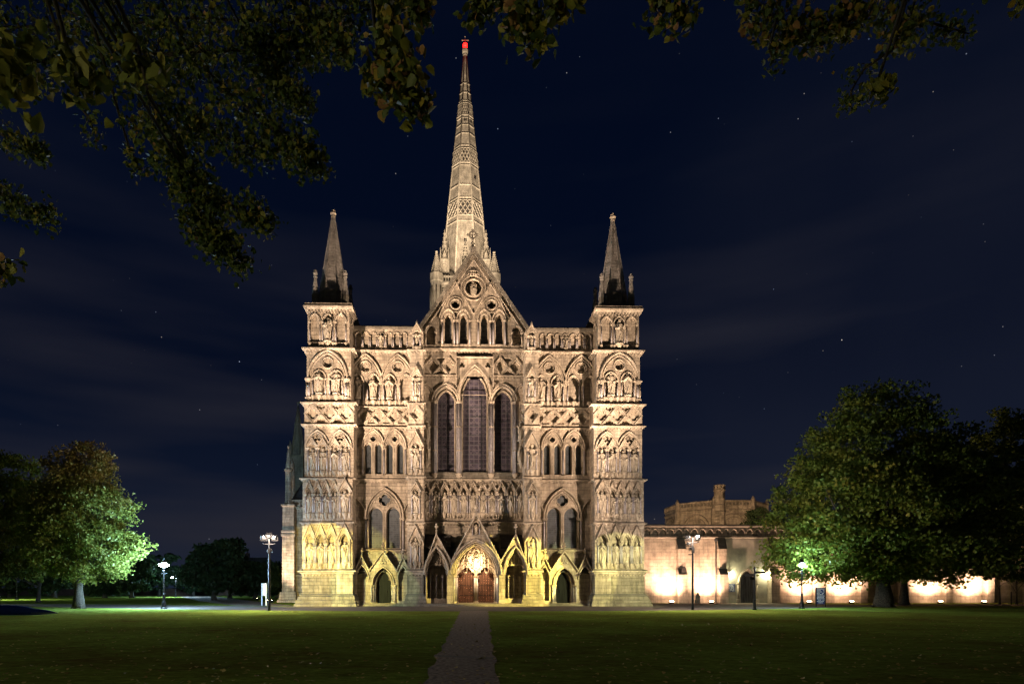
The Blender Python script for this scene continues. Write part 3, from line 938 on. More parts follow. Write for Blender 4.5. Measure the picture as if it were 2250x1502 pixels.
    statue(sx(cs[1]), y-.05, Z(752), 2.3, f'alone in the turret arcade topping the {lr} corner tower', 4 if sgn<0 else 1)
    mb = MB(M)
    x0, x1 = X(676), X(768)
    mb.rloft(x0, x1, y, yb, [(Z(684),.0),(Z(681),.12),(Z(678),.2),(Z(677.5),.34),(Z(674),.36),(Z(673.5),.26),(Z(668),.26)])
    for i in range(13):
        xx = x0+(i+.5)*(x1-x0)/13
        mb.box(xx-.08, xx+.08, y-.16, y, Z(688), Z(683))
    mb.build('cornice', 'carved', tw)
    # inner side wall arcade, seen edge-on above the wing
    for (za_, zb_) in ((708, 752),(832, 868)):
        side_m = MB(M)
        for q in (-.9, .6, 1.9):
            pp = [Vector((x1+.0, q+dx, z)) for dx, z in [(a, b) for a, b in arc_pts(0, 1.0, Z(za_), .7, 5)]]
            side_m.tube([v+Vector((.04,0,0)) for v in pp], .08, 5)
        side_m.build('side_arcade', 'carved', tw)
    # --- spirelet and corner pinnacles
    cxm, cym = (x0+x1)/2, .25
    sp = empty('spirelet'); sp.parent = tw
    zt = Z(668)
    mb = MB(M)
    mb.rloft(cxm-1.75, cxm+1.75, cym-1.75, cym+1.75, [(zt-.1,.1),(zt+.6,-.1),(zt+.65,-.25)])
    mb.lathe(cxm, cym, [(zt+.5,1.45),(zt+1.9,1.42)], 8)
    mb.build('spirelet_base', 'dark_stone', tw)
    ztip = fz(478, cym, 735)
    mb = MB(M)
    mb.lathe(cxm, cym, [(zt+1.8,1.36),(ztip,.14)], 8)
    for i in range(8):
        a = 2*math.pi*(i+.5)/8
        mb.tube([(cxm+1.38*math.cos(a), cym+1.38*math.sin(a), zt+1.8),(cxm+.15*math.cos(a), cym+.15*math.sin(a), ztip)], [.07,.05], 5, sm=False)
    o = mb.build('spirelet_cone', 'lichen_stone', tw)
    mb = MB(M)
    mb.lathe(cxm, cym, [(ztip-.05,.2),(ztip+.08,.22),(ztip+.1,.13),(ztip+.25,.2),(ztip+.36,.32),(ztip+.48,.2),(ztip+.52,.12),(ztip+.62,.13),(ztip+.75,.1)], 8)
    for i in range(4):
        a = i*math.pi/2; mb.lathe(cxm+.13*math.cos(a), cym+.13*math.sin(a), [(ztip+.55,.03),(ztip+.66,.1),(ztip+.76,.03)], 6)
    mb.build('finial', 'carved', tw)
    bpy.data.objects.remove(sp)
    for i, (ax, ay) in enumerate(((-1,-1),(1,-1),(-1,1),(1,1))):
        mb = MB(M)
        px_, py_ = cxm+ax*1.45, cym+ay*1.45
        mb.lathe(px_, py_, [(zt-.1,.36),(zt+1.25,.34)], 8, 1)
        mb.lathe(px_, py_, [(zt+1.2,.36),(zt+2.9,.14),(zt+2.95,.2),(zt+3.05,.2),(zt+3.1,.14),(zt+3.25,.22),(zt+3.35,.24),(zt+3.45,.12),(zt+3.6,.17),(zt+3.7,.05)], 8)
        mb.build('pinnacle', ['lichen_stone', 'dark_stone'], tw)

def wing_half(sgn):
    M = MIR if sgn > 0 else None
    lr = 'left' if sgn < 0 else 'right'
    y = 0.0
    X = lambda p: fx(p, y); Z = lambda p: fz(p, y, 840)
    sx = lambda v: -v if sgn > 0 else v
    x0, x1 = X(772), X(915)
    # parapet arcade
    zt = Z(716)
    cs = [X(p) for p in (788, 804.5, 821, 838, 855, 871.5, 888)]
    wall('parapet_wall', x0, x1, Z(770), zt, y, .18, [arch(c, .60, Z(762), Z(738), .32, 5) for c in cs], M, back=1.2)
    for i, c in enumerate(cs):
        niche(c, .60, Z(762), Z(738), Z(738)+.34, y, M, 0, cath, shaft_r=.04, ped=False, corb=False, mw=.07, name='parapet_arch')
    statue(sx(cs[3]), y-.02, Z(763), 1.35, f'small, in the parapet arcade of the {lr} wing', 0 if sgn<0 else 3)
    mb = MB(M); mb.rloft(x0, x1, y, 1.2, [(Z(724),.02),(Z(722),.12),(Z(718),.14),(Z(715),.02)]); mb.build('coping', 'dark_stone', cath)
    string(x0, x1, y, 1.2, Z(770), M, .2, .26)
    # tier D
    cs = [X(803), X(874)]
    hs = []
    for c in cs:
        hs += [arch(c+s*.80, 1.18, Z(880), Z(842), .85, 7) for s in (-1, 1)]
        hs.append(foil(c, Z(806), .48, 4, 5, R(45)))
    wall('wall', x0, x1, Z(893), Z(772), y, .26, hs, M, back=1.2)
    k = 0
    vars_ = [5,0,2,1]
    for c in cs:
        mb = MB(M)
        p = arc_pts(c, 3.20, Z(845), Z(780)-Z(845), 12)
        mb.sweep(p, roll(.17, .22, y, 0)); mb.sweep(p, roll(.10, .08, y, -.17))
        rose(mb, c, Z(806), .62, y)
        mb.build('blind_arch', ST, cath)
        for s in (-1, 1):
            niche(c+s*.80, 1.18, Z(880), Z(842), Z(842)+.88, y, M, 0, cath, shaft_r=.055)
            empty_ = (sgn < 0 and k == 3) or (sgn > 0 and k in (0, 1))
            if not empty_:
                n = ORD[k if sgn < 0 else 3-k]
                statue(sx(c+s*.80), y-.0, Z(877), 2.15, f'{n} tall niche from left, upper {lr} wing above lozenge band', vars_[(k+(sgn > 0))%4])
            k += 1
    string(x0, x1, y, 1.2, Z(893), M, .16, .22)
    # frieze
    mb = MB(M); mb.box(x0, x1, y+.21, 1.2, Z(934), Z(897)); mb.build('frieze_ground', 'carved', cath)
    lozenges(X(783), x1, Z(933), Z(897), y-.02, M, 4)
    string(x0, x1, y, 1.2, Z(938), M, .14, .2)
    # twin pairs of lancets
    hs = []; cs = [X(820), X(867.5)]
    for c in cs:
        for s in (-1, 1): hs.append(arch(c+s*.52, .72, Z(1041), Z(984), .55, 7))
        hs.append(foil(c, Z(963.5), .30, 4, 6, 0))
    wall('wall', x0, x1, Z(1051), Z(938), y, .55, hs, M, back=1.2, thru=hs)
    for c in cs:
        for s in (-1, 1): lancet(c+s*.52, .72, Z(1041), Z(984), Z(984)+.55, y, M, 'glass_dark', .09)
        mb = MB(M)
        p = arc_pts(c, 2.04, Z(982), Z(944)-Z(982), 10)
        mb.sweep(p, roll(.16, .22, y, 0)); mb.sweep(p, roll(.10, .1, y, -.14))
        mb.sweep(circ(c, Z(963.5), .36, 18), roll(.08, .08, y, 0), True)
        for s in (-1, 1): mb.shaft(c+s*1.06, y-.05, Z(1043), Z(982), .085, 1, .19)
        mb.build('window_arch', ST, cath)
        q = MB(M); q.poly(circ(c, Z(963.5), .34), [], y+.42, y+.5); q.build('quatrefoil_glass', 'glass_dark', cath)
    string(x0, x1, y, 1.2, Z(1052), M, .16, .24)
    # tall two-light window
    c = X(845)
    zb, zs = Z(1204), Z(1132)
    hs = [arch(c+s*.86, 1.44, zb, zs, Z(1112)-zs, 8) for s in (-1, 1)] + [foil(c, Z(1098), .58, 4, 6, 0)]
    half = []
    wall('wall', x0, x1, 0, Z(1052), y, .6, hs, M, back=1.3, thru=hs)
    for s in (-1, 1): lancet(c+s*.86, 1.44, zb, zs, Z(1112), y, M, 'glass_grey', .10, .5)
    q = MB(M); q.poly(circ(c, Z(1098), .62), [], y+.46, y+.54); q.build('quatrefoil_glass', 'glass_grey', cath)
    mb = MB(M)
    p = arc_pts(c, 3.55, Z(1137), Z(1074)-Z(1137), 12)
    mb.sweep(p, roll(.2, .3, y, .0)); mb.sweep(p, roll(.12, .12, y, -.2))
    mb.sweep(circ(c, Z(1098), .66, 22), roll(.1, .08, y, 0), True)
    for s in (-1, 1):
        mb.shaft(c+s*1.86, y-.1, Z(1212), Z(1137), .10, 1, .22); mb.shaft(c+s*1.62, y-.02, Z(1212), Z(1137), .08, 0, .17)
        mb.sweep(arc_pts(c+s*3.28, 2.75, Z(1137), Z(1090)-Z(1137), 9)[(0 if s > 0 else 9):(10 if s > 0 else 19)], roll(.16, .2, y, 0))
    mb.build('window_arch', ST, cath)
    string(X(800), X(888), y, .6, zb-.12, M, .25, .30)
    # portal with three gables
    yp = -.95
    PX = lambda p: fx(p, yp); PZ = lambda p: fz(p, yp, 840)
    c = PX(842)
    out = [(PX(777),0),(PX(777),PZ(1262)),(PX(795),PZ(1224)),(PX(811.5),PZ(1256)),(c,PZ(1213)),(PX(872),PZ(1256)),(PX(885.5),PZ(1226)),(PX(900),PZ(1258)),(PX(900),0)]
    dw = 1.18
    hs = [arch(c, 2.0, .28, PZ(1283), PZ(1247)-PZ(1283), 8), arch(PX(795.5), 1.2, .5, PZ(1272), PZ(1243)-PZ(1272), 6), arch(PX(886), .95, .5, PZ(1272), PZ(1245)-PZ(1272), 6)]
    mb = MB(M); mb.poly(out, hs, yp, yp+.45); mb.build('portal_front', 'stone', cath)
    mb = MB(M); mb.poly([(a, b if b == 0 else b-.05) for a, b in out], [arch(c, 1.5, .28, PZ(1285), PZ(1252)-PZ(1285), 8)], yp+.46, -.003); mb.build('portal_back', 'stone', cath)
    mb = MB(M)
    ga = [(out[3][0], out[3][1]),(c, PZ(1213)),(out[5][0], out[5][1])]
    mb.sweep(ga, roll(.16, .26, yp, 0))
    mb.sweep([out[1], out[2], out[3]], roll(.14, .22, yp, 0)); mb.sweep([out[5], out[6], out[7]], roll(.14, .22, yp, 0))
    for cc, ww, zs_, za_ in ((c, 2.0, 1283, 1247),(PX(795.5), 1.2, 1272, 1243),(PX(886), .95, 1272, 1245)):
        p = arc_pts(cc, ww, PZ(zs_), PZ(za_)-PZ(zs_), 9)
        mb.sweep(p, roll(.14, .16, yp, 0))
    p = arc_pts(c, 1.5, PZ(1285), PZ(1252)-PZ(1285), 9); mb.sweep(p, roll(.2, .16, yp+.46, 0))
    mb.sweep(foil(c, PZ(1234), .34, 3, 6, R(90)), roll(.09, .1, yp, -.02), True)
    for s in (-1, 1):
        for q, yy in ((1.16, yp-.08),(.98, yp+.12),(.85, yp+.3)):
            mb.shaft(c+s*q, yy, .3, PZ(1284), .085, 1, .17)
    for q, zz in ((out[2][0], out[2][1]),(c, PZ(1213)),(out[6][0], out[6][1])):
        mb.lathe(q, yp-.05, [(zz+.02,.13),(zz+.25,.07),(zz+.4,.06),(zz+.45,.14),(zz+.52,.06),(zz+.6,.2),(zz+.7,.2),(zz+.75,.06),(zz+.92,.12),(zz+1.0,.03)], 8)
    mb.build('portal_moulding', ST, cath)
    mb = MB(M); mb.poly(cusp_arch(c, 1.3, .28, PZ(1285), PZ(1256)-PZ(1285)), [], yp+.8, yp+.88)
    d = mb.build('door', 'door_dark', cath)
    mb = MB(M); mb.lathe(c+.3, yp+.76, [(1.35,.03),(1.4,.05),(1.5,.05),(1.55,.03)], 8); mb.build('handle', 'iron', d)
    mb = MB(M)
    mb.box(PX(783), PX(895), yp-.75, -.01, -.02, .14); mb.box(PX(790), PX(893), yp-.4, -.02, .14, .27)
    mb.build('step', 'dark_stone', cath)
    # sloping roof behind portal gables
    mb = MB(M)
    for a, b, c_ in ((out[1],out[2],out[3]),(out[3],(c,PZ(1213)),out[5]),(out[5],out[6],out[7])):
        vs = [(a[0],yp+.3,a[1]),(b[0],yp+.3,b[1]-.06),(c_[0],yp+.3,c_[1]),(a[0],-.0,a[1]),(b[0],0,b[1]-.06),(c_[0],0,c_[1])]
        mb.add(vs, [(0,1,4,3),(1,2,5,4),(0,2,1),(3,4,5)])
    mb.build('portal_roof', 'roof_tile_and_band_shade', cath)

def buttress_half(sgn):
    M = MIR if sgn > 0 else None
    lr = 'left' if sgn < 0 else 'right'
    y = -2.0
    X = lambda p: fx(p, y); Z = lambda p: fz(p, y, 912)
    sx = lambda v: -v if sgn > 0 else v
    bt = empty('buttress'); bt.parent = cath; bt['label'] = f'{lr} buttress beside the central bay'
    x0, x1 = X(893), X(932)
    mb = MB(M)
    mb.rloft(x0+.05, x1-.05, y, .1, [(0,.36),(.22,.34),(.28,.28),(.55,.25),(.60,.2),(.95,.16),(Z(1303)-.1,.08),(Z(1303),.0)], 1)
    mb.box(x0+.05, x1-.05, y, .1, Z(1303), Z(1262)); mb.build('plinth', ['weathered','dark_stone'], bt)
    string(x0+.05, x1-.05, y, .1, Z(1252), M, .16, .42, bt)
    def stage(pa, pb, py0, py1, hp, gp_, ww, var, where, yy=y, h=2.1, g=None):
        a, b, z0, z1 = X(pa), X(pb), Z(py0), Z(py1); c = (a+b)/2
        zb, zs, za = [Z(q) for q in hp]
        mb = MB(M)
        mb.poly(rect(a, b, z0, z1), [arch(c, ww, zb, zs, za-zs, 6)], yy, yy+.42)
        mb.box(a, b, yy+.422, .1, z0, z1)
        mb.build('stage', 'stone', bt)
        niche(c, ww, zb, zs, za, yy, M, Z(gp_) if gp_ else 0, bt, shaft_r=.075, gw=g)
        statue(sx(c), yy+.16, zb, h, f'{where} of the {lr} central buttress', var)
    stage(895, 931, 1252, 1148, (1236,1195,1178), 1157, .85, 1 if sgn < 0 else 4, 'in the lowest niche', h=2.3, g=1.35)
    string(x0+.05, x1-.05, y, .1, Z(1147), M, .12, .2, bt)
    stage(896, 931, 1147, 1048, (1130,1084,1073), 1062, .72, 2 if sgn < 0 else 0, 'in the second niche from the ground', h=2.25, g=.95)
    string(x0+.08, x1-.05, y, .1, Z(1046), M, .14, .2, bt)
    stage(898, 931, 1048, 935, (1032,985,972), 951, .85, 5 if sgn < 0 else 3, 'third niche up, under a steep gable', h=2.4, g=1.35)
    mb = MB(M); mb.box(X(898), X(931), y+.21, .1, Z(931), Z(887)); mb.build('frieze_ground', 'carved', bt)
    lozenges(X(898), X(931), Z(931), Z(887), y-.02, M, 1, bt)
    string(X(898), X(931), y, .1, Z(934), M, .12, .2, bt)
    string(X(898), X(931), y, .1, Z(885), M, .12, .2, bt)
    stage(900, 930, 884, 770, (873,831,822), 808, .58, 3 if sgn < 0 else 1, 'in the narrow fourth niche', h=2.2, g=.95)
    string(X(899), X(931), y, .1, Z(768), M, .14, .2, bt)
    stage(903, 929, 768, 722, (762,736,728), 714, .62, 0 if sgn < 0 else 2, 'in the topmost small niche', h=1.5, g=1.0)
    mb = MB(M)
    a, b = X(903), X(929)
    vs = [(a,y,Z(722)),((a+b)/2,y,Z(712)),(b,y,Z(722)),(a,.1,Z(722)),((a+b)/2,.1,Z(712)),(b,.1,Z(722))]
    mb.add(vs, [(0,2,1),(3,4,5),(0,1,4,3),(1,2,5,4),(0,3,5,2)]); mb.build('cap', 'carved', bt)
    # statues on the inner return of the buttress, beside the great window
    for zz, nm in ((1018,'lower'),(968,'upper')):
        zb = fz(zz, -.9, 940)
        mb = MB(M)
        xi = X(931)
        mb.lathe(xi+.25, -.95, [(zb-.5,.03),(zb-.3,.14),(zb-.05,.22),(zb,.22)], 8)
        mb.tube([(xi+.02,-1.35,zb+2.2),(xi+.18,-.95,zb+2.75),(xi+.02,-.55,zb+2.2)], .08, 5)
        mb.build('bracket', 'carved', bt)
        statue(sx(xi+.26), -.95, zb, 1.95, f'{nm} bracket, inner side of {lr} central buttress by great window', rz=(math.pi/2 if sgn < 0 else -math.pi/2))

for s_ in (-1, 1):
    tower_half(s_); wing_half(s_); buttress_half(s_)

# ---------------------------------------------------------------- central bay
y = 0.0
X = lambda p: fx(p, 0); Z = lambda p: fz(p, 0, 1040)
BX = X(932)
# kings' gallery
cs = [X(1040)+(i-5)*.945 for i in range(11)]
zb, zs, za = Z(1128), Z(1084), Z(1070)
wall('wall', BX-.2, -BX+.2, Z(1146), Z(1052), y, .45, [arch(c, .72, zb, zs, za-zs, 6) for c in cs], None, back=1.3)
for i, c in enumerate(cs):
    niche(c, .72, zb, zs, za, y, None, Z(1062), cath, shaft_r=.07, gw=.90)
    statue(c, y+.12, zb, 2.1, f'{ORD[i]} from left in the row of eleven above central porch', [3,1,0,2,5,4,3,2,0,1,4][i], 'row of statues above the central porch')
string(BX, -BX, y, 1.2, Z(1146), None, .16, .22)
string(BX, -BX, y, 1.2, Z(1052), None, .2, .25)
wall('wall', BX-.2, -BX+.2, 0.1, Z(1147), .35, .3, [rect(-2.35, 2.5, .25, Z(1190))], None, back=1.3, thru=[rect(-2.35, 2.5, .25, Z(1190))])
mb = MB(); mb.poly(rect(BX-.1, -BX+.1, Z(1172), Z(1148)), [], .06, .349); mb.build('wall_band', 'stone', cath)
# great triple window
lz = [(X(980), 1.66, 858, 884), (X(1043.5), 2.36, 819, 870), (X(1105.5), 1.66, 858, 884)]
hs = [arch(c, w_, Z(1036), Z(sp), Z(ap)-Z(sp), 10) for c, w_, ap, sp in lz]
hs2 = [arch(c, w_+.55, Z(1038), Z(sp), Z(ap)-Z(sp)+.35, 10) for c, w_, ap, sp in lz]
wall('wall', BX-.2, -BX+.2, Z(1050), Z(827), y, .40, hs2, None)
wall('wall', BX-.2, -BX+.2, Z(1050), Z(767), y+.402, .35, hs, None, back=1.3, thru=hs)
for c, w_, ap, sp in lz:
    p = arc_pts(c, w_+.55, Z(sp), Z(ap)-Z(sp)+.35, 12)
    mb = MB()
    mb.sweep(p, roll(.16, .18, y, .22)); mb.sweep(p, roll(.18, .12, y, 0))
    p2 = arc_pts(c, w_, Z(sp), Z(ap)-Z(sp), 12)
    mb.sweep(p2, roll(.13, .16, y+.40, .04))
    # dog-tooth
    for i in range(2, len(p)-2):
        a = p[i]; mb.lathe(a[0], y-.06, [(a[1]+.05,.03),(a[1]+.12,.06),(a[1]+.19,.03)], 4)
    mb.sweep(arch(c, w_, Z(1036), Z(sp), Z(ap)-Z(sp), 10), [(-.01,y+.40),(-.01,y+.33),(.11,y+.30),(.14,y+.40)])
    f = mb.build('great_window', ST, cath)
    g = MB(); g.poly(arch(c, w_+.02, Z(1036), Z(sp), Z(ap)-Z(sp), 10), [], y+.56, y+.62); g.build('glass', 'glass_purple', f)
    g = MB()
    for k in range(1, 9):
        zz = Z(1036)+(Z(sp)-Z(1036))*k/8
        g.box(c-w_/2, c+w_/2, y+.52, y+.55, zz-.025, zz+.025)
    for s in (-1, 1): g.box(c+s*w_*.28-.02, c+s*w_*.28+.02, y+.52, y+.55, Z(1036), Z(sp)+.3)
    g.build('saddle_bar', 'lead', f)
mb = MB()
for pxs in (955, 1008.5, 1079, 1132):
    for dx, yy, m_ in ((0,-.12,1),(-.17,.0,1),(.17,.0,1),(0,.12,0)):
        mb.shaft(X(pxs)+dx, yy, Z(1042), Z(882), .10, m_, .17)
    for rz_ in (938, 990): mb.lathe(X(pxs), -.02, [(Z(rz_)-.05,.27),(Z(rz_)+.05,.27)], 8)
    mb.lathe(X(pxs), -.02, [(Z(1052),.10),(Z(1046),.3),(Z(1042),.3)], 8)
mb.build('window_shafts', ST, cath)
# hood over the middle light, half arches to the sides, upper panel with lozenges
mb = MB()
hood = rect(X(1005), X(1081), Z(884), Z(789))
mb.poly(rect(X(1005), X(1081), Z(868), Z(789)), [arch(X(1043.5), 2.98, Z(868)+.01, Z(866), Z(805)-Z(866), 10), foil(X(1015), Z(803), .32, 3, 5, R(90)), foil(X(1072), Z(803), .32, 3, 5, R(90))], y-.12, y-.002)
mb.sweep(arc_pts(X(1043.5), 2.98, Z(868), Z(805)-Z(868), 12), roll(.17, .20, y-.12, -.02))
mb.sweep([(X(1004), Z(850)),(X(1004), Z(788)),(X(1082), Z(788)),(X(1082), Z(850))], roll(.12, .42, y, 0))
mb.build('hood', ST, cath)
for a, b in ((BX, X(1004)), (X(1083), -BX)):
    mb = MB(); mb.box(a, b, .21, .40, Z(826), Z(783)); mb.build('frieze_ground', 'carved', cath)
    lozenges(a, b, Z(825), Z(784), y-.02, None, 2)
    mb = MB(); mb.poly(rect(a, b, Z(784), Z(768)), [], 0, .4); mb.build('wall_band', 'stone', cath)
    string(a, b, y, .4, Z(824), None, .12, .18)
for s in (-1, 1):
    mb = MB(MIR if s > 0 else None)
    c = X(937)
    p = arc_pts(c, 1.55, Z(884), Z(848)-Z(884), 10)
    mb.sweep(p[9:], roll(.14, .16, y, .1)); mb.sweep(p[9:], roll(.12, .1, y, -.04)); mb.build('blind_arch', ST, cath)
string(BX, -BX, y, 1.2, Z(767), None, .25, .3)
mb = MB(); mb.rloft(BX, -BX, -.05, .5, [(Z(1050),.0),(Z(1048),.02),(Z(1037),-.04)]); mb.build('sill', 'dark_stone', cath)
# gable
gy = -.25
GX = lambda p: fx(p, gy); GZ = lambda p: fz(p, gy, 1040)
ga = (GX(1041), GZ(558)); gl = (GX(927), GZ(722)); gr = (GX(1155), GZ(722))
lan = [(GX(985), .86, 690),(GX(1018.5), .86, 690),(GX(1064), .86, 690),(GX(1097), .86, 690)]
hs = [arch(c, w_, GZ(756), GZ(706), .72, 7) for c, w_, _ in lan]
hs += [foil(GX(1001), GZ(669), .42, 4, 6, 0), foil(GX(1080), GZ(669), .42, 4, 6, 0), circ(GX(1040), GZ(633), .85, 20)]
hs += [arch(GX(946), .85, GZ(758), GZ(730), .6, 6), arch(GX(1136), .85, GZ(758), GZ(730), .6, 6)]
mb = MB(); mb.poly([(GX(921),GZ(765)),(GX(1160),GZ(765)),gr,ga,gl], hs, gy, gy+.5); g_ = mb.build('gable', 'stone', cath)
mb = MB(); mb.poly([(GX(921),GZ(765)),(GX(1160),GZ(765)),(gr[0],gr[1]-.1),(ga[0],ga[1]-.15),(gl[0],gl[1]-.1)], hs[:6], gy+.502, gy+.9)
mb.build('gable_back', 'stone', g_)
mb = MB()
mb.sweep([(gl[0]-.35,gl[1]-.5),(ga[0],ga[1]+.0),(gr[0]+.35,gr[1]-.5)], [(.0,gy+.6),(.0,gy-.32),(.30,gy-.36),(.36,gy+.6)])
mb.build('gable_coping', 'dark_stone', g_)
mb = MB()
mb.sweep([(gl[0]+.1,gl[1]-.55),(ga[0],ga[1]-.7),(gr[0]-.1,gr[1]-.55)], roll(.12, .14, gy, 0))
mb.sweep([(GX(965),GZ(700)),(GX(1001),GZ(622)),(GX(1039),GZ(690))], roll(.12, .14, gy, 0))
mb.sweep([(GX(1043),GZ(690)),(GX(1080),GZ(622)),(GX(1116),GZ(700))], roll(.12, .14, gy, 0))
for cx_ in (1001, 1080):
    mb.sweep(circ(GX(cx_), GZ(669), .56, 20), roll(.12, .14, gy, 0), True); mb.sweep(circ(GX(cx_), GZ(669), .82, 24), roll(.10, .08, gy, 0), True)
mb.sweep(circ(GX(1040), GZ(633), .92, 26), roll(.14, .18, gy, 0), True); mb.sweep(circ(GX(1040), GZ(633), 1.28, 30), roll(.12, .12, gy, 0), True)
for c in (GX(946), GX(1136)):
    mb.sweep(arc_pts(c, .95, GZ(730), .62, 7), roll(.14, .18, gy, 0))
    for s in (-1, 1): mb.shaft(c+s*.5, gy-.05, GZ(760), GZ(730), .08, 0, .17)
# dove and cloud carving over the roundel
mb.lathe(GX(1040), gy-.02, [(GZ(603),.1),(GZ(600),.32),(GZ(596),.42),(GZ(592),.25),(GZ(588),.08)], 8, 0, 0, 1.3, .45)
for i in range(5): mb.tube([(GX(1040)+(i-2)*.2, gy-.2, GZ(602)), (GX(1040)+(i-2)*.32, gy-.1, GZ(607))], [.09,.04], 6)
mb.build('gable_moulding', ST, g_)
mb = MB(); mb.box(GX(1021), GX(1060), gy+.42, gy+.5, GZ(653), GZ(612)); mb.build('roundel_ground', 'dark_stone', g_)
for c, w_, _ in lan:
    f = lancet(c, w_, GZ(756), GZ(706), GZ(706)+.72, gy, None, 'glass_dark', .10, .6, parent=cath, name='gable_window')
    mb = MB()
    p = arc_pts(c, 1.12, GZ(704), .98, 8)
    mb.sweep(p, roll(.12, .18, gy, .06)); 
    for s in (-1, 1): mb.shaft(c+s*.60, gy-.07, GZ(760), GZ(704), .085, 1, .17)
    mb.build('arch_moulding', ST, f)
    g = MB()
    for q in (1, 2, 3, 4): g.box(c-.42, c+.42, gy+.50, gy+.55, GZ(756)+q*.52, GZ(756)+q*.52+.04)
    g.build('saddle_bar', 'lead', f)
for q in (1001, 1080):
    mb = MB(); mb.poly(circ(GX(q), GZ(669), .46, 16), [], gy+.5, gy+.56); mb.build('quatrefoil_glass', 'recess', cath)
statue(GX(1040), gy+.15, GZ(651), 1.5, 'in the round medallion high in the central gable', me=SEATED, desc='seated robed figure with a raised hand', group='stone statues standing in the niches')
# wheel cross on the gable
mb = MB()
cx_, zb = ga[0]-.1, ga[1]+.2
mb.lathe(cx_, gy+.1, [(zb-.5,.3),(zb,.22),(zb+.15,.2),(zb+.25,.3),(zb+.4,.38),(zb+.55,.24),(zb+.65,.13),(zb+.8,.12),(zb+.9,.22),(zb+1.0,.12),(zb+1.1,.08)], 8)
cz_ = zb+1.75
mb.sweep(circ(cx_, cz_, .34, 20), [(-.05,gy+.02),(-.05,gy+.16),(.05,gy+.16),(.05,gy+.02)], True)
for a in range(4):
    d = (math.cos(a*math.pi/2), math.sin(a*math.pi/2))
    mb.tube([(cx_, gy+.09, cz_),(cx_+d[0]*.42, gy+.09, cz_+d[1]*.42)], .055, 5)
    mb.lathe(cx_+d[0]*.48, gy+.09, [(cz_+d[1]*.48-.13,.03),(cz_+d[1]*.48,.15),(cz_+d[1]*.48+.13,.03)], 6)
mb.tube([(cx_, gy+.09, cz_-.8),(cx_, gy+.09, cz_)], .06, 5)
mb.build('gable_cross', 'dark_stone', cath)

# ---------------------------------------------------------------- central porch
yp = -2.15
PX = lambda p: fx(p, yp); PZ = lambda p: fz(p, yp, 1045)
ca, cl_, cr_ = PX(1046), PX(959), PX(1133)
zc = PZ(1262)
valley = PZ(1225)
out = [(PX(934),.12),(PX(934),PZ(1248)),(cl_,PZ(1176)),(PX(992),PZ(1236)),(ca,PZ(1132)),(PX(1100),PZ(1236)),(cr_,PZ(1176)),(PX(1158),PZ(1248)),(PX(1158),.12)]
hs = [arch(ca, 4.45, .27, zc, PZ(1190)-zc, 12), arch(cl_, 2.05, .27, PZ(1262), PZ(1205)-PZ(1262), 9), arch(cr_, 2.05, .27, PZ(1262), PZ(1205)-PZ(1262), 9),
      arch(ca, .55, PZ(1175), PZ(1153), .22, 5)]
porch = empty('porch'); porch.parent = cath; porch['label'] = 'three-gabled central porch with a lit archway'
mb = MB(); mb.poly(out, hs, yp, yp+.6); mb.build('porch_front', 'stone', porch)
mb = MB(); mb.box(ca-.45, ca+.45, yp+.5, yp+.62, PZ(1178), PZ(1145)); mb.build('niche_ground', 'dark_stone', porch)
mb = MB()
mb.sweep(out[1:4], roll(.14, .22, yp, 0)); mb.sweep(out[3:6], roll(.16, .24, yp, 0)); mb.sweep(out[5:8], roll(.14, .22, yp, 0))
p = arc_pts(ca, 4.45, zc, PZ(1190)-zc, 14)
mb.sweep(p, roll(.22, .22, yp, .12)); mb.sweep(p, roll(.14, .1, yp, -.02)); mb.sweep(p, roll(.16, .14, yp+.3, -.16)); mb.sweep(p, roll(.16, .14, yp+.55, -.32))
for c in (cl_, cr_):
    p = arc_pts(c, 2.05, PZ(1262), PZ(1205)-PZ(1262), 9)
    mb.sweep(p, roll(.2, .2, yp, .04)); mb.sweep(p, roll(.12, .1, yp+.3, -.12))
mb.sweep([(ca-1.05, PZ(1176)),(ca+1.05, PZ(1176))], roll(.08, .1, yp, 0))
mb.sweep(arc_pts(ca, .62, PZ(1153), .28, 6), roll(.08, .12, yp, 0))
for s in (-1, 1): mb.shaft(ca+s*.34, yp-.03, PZ(1176), PZ(1153), .05, 1, .1)
for q, zz in ((cl_, PZ(1176)),(cr_, PZ(1176)),(ca, PZ(1134))):
    mb.lathe(q, yp-.02, [(zz-.25,.16),(zz+.1,.07),(zz+.45,.05),(zz+.5,.15),(zz+.58,.05),(zz+.7,.05),(zz+.8,.20),(zz+.9,.22),(zz+.96,.07),(zz+1.12,.11),(zz+1.2,.02)], 8)
mb.build('porch_moulding', ST, porch)
# interior: side walls, vault, back walls
yb_ = 1.35
mb = MB()
def tunnel(mb, c, w_, zs, rise, y0, y1, n=12, zb=.1, mi=0):
    p = [(c-w_/2, zb)] + arc_pts(c, w_, zs, rise, n) + [(c+w_/2, zb)]
    k = len(p)
    vs = [(a, y0, b) for a, b in p] + [(a, y1, b) for a, b in p]
    vs += [(a+(.12 if a > c else -.12), y0, b+.12) for a, b in p] + [(a+(.12 if a > c else -.12), y1, b+.12) for a, b in p]
    fs = [(i, i+1, k+i+1, k+i) for i in range(k-1)] + [(2*k+i, 3*k+i, 3*k+i+1, 2*k+i+1) for i in range(k-1)]
    mb.add(vs, fs, mi)
tunnel(mb, ca, 4.5, zc, PZ(1190)-zc+.03, yp+.58, 1.4)
mb.build('vault', 'stone', porch)
mb = MB()
for c in (cl_, cr_): tunnel(mb, c, 2.1, PZ(1262), PZ(1205)-PZ(1262)+.03, yp+.58, .36)
mb.build('side_vault', 'stone', porch)
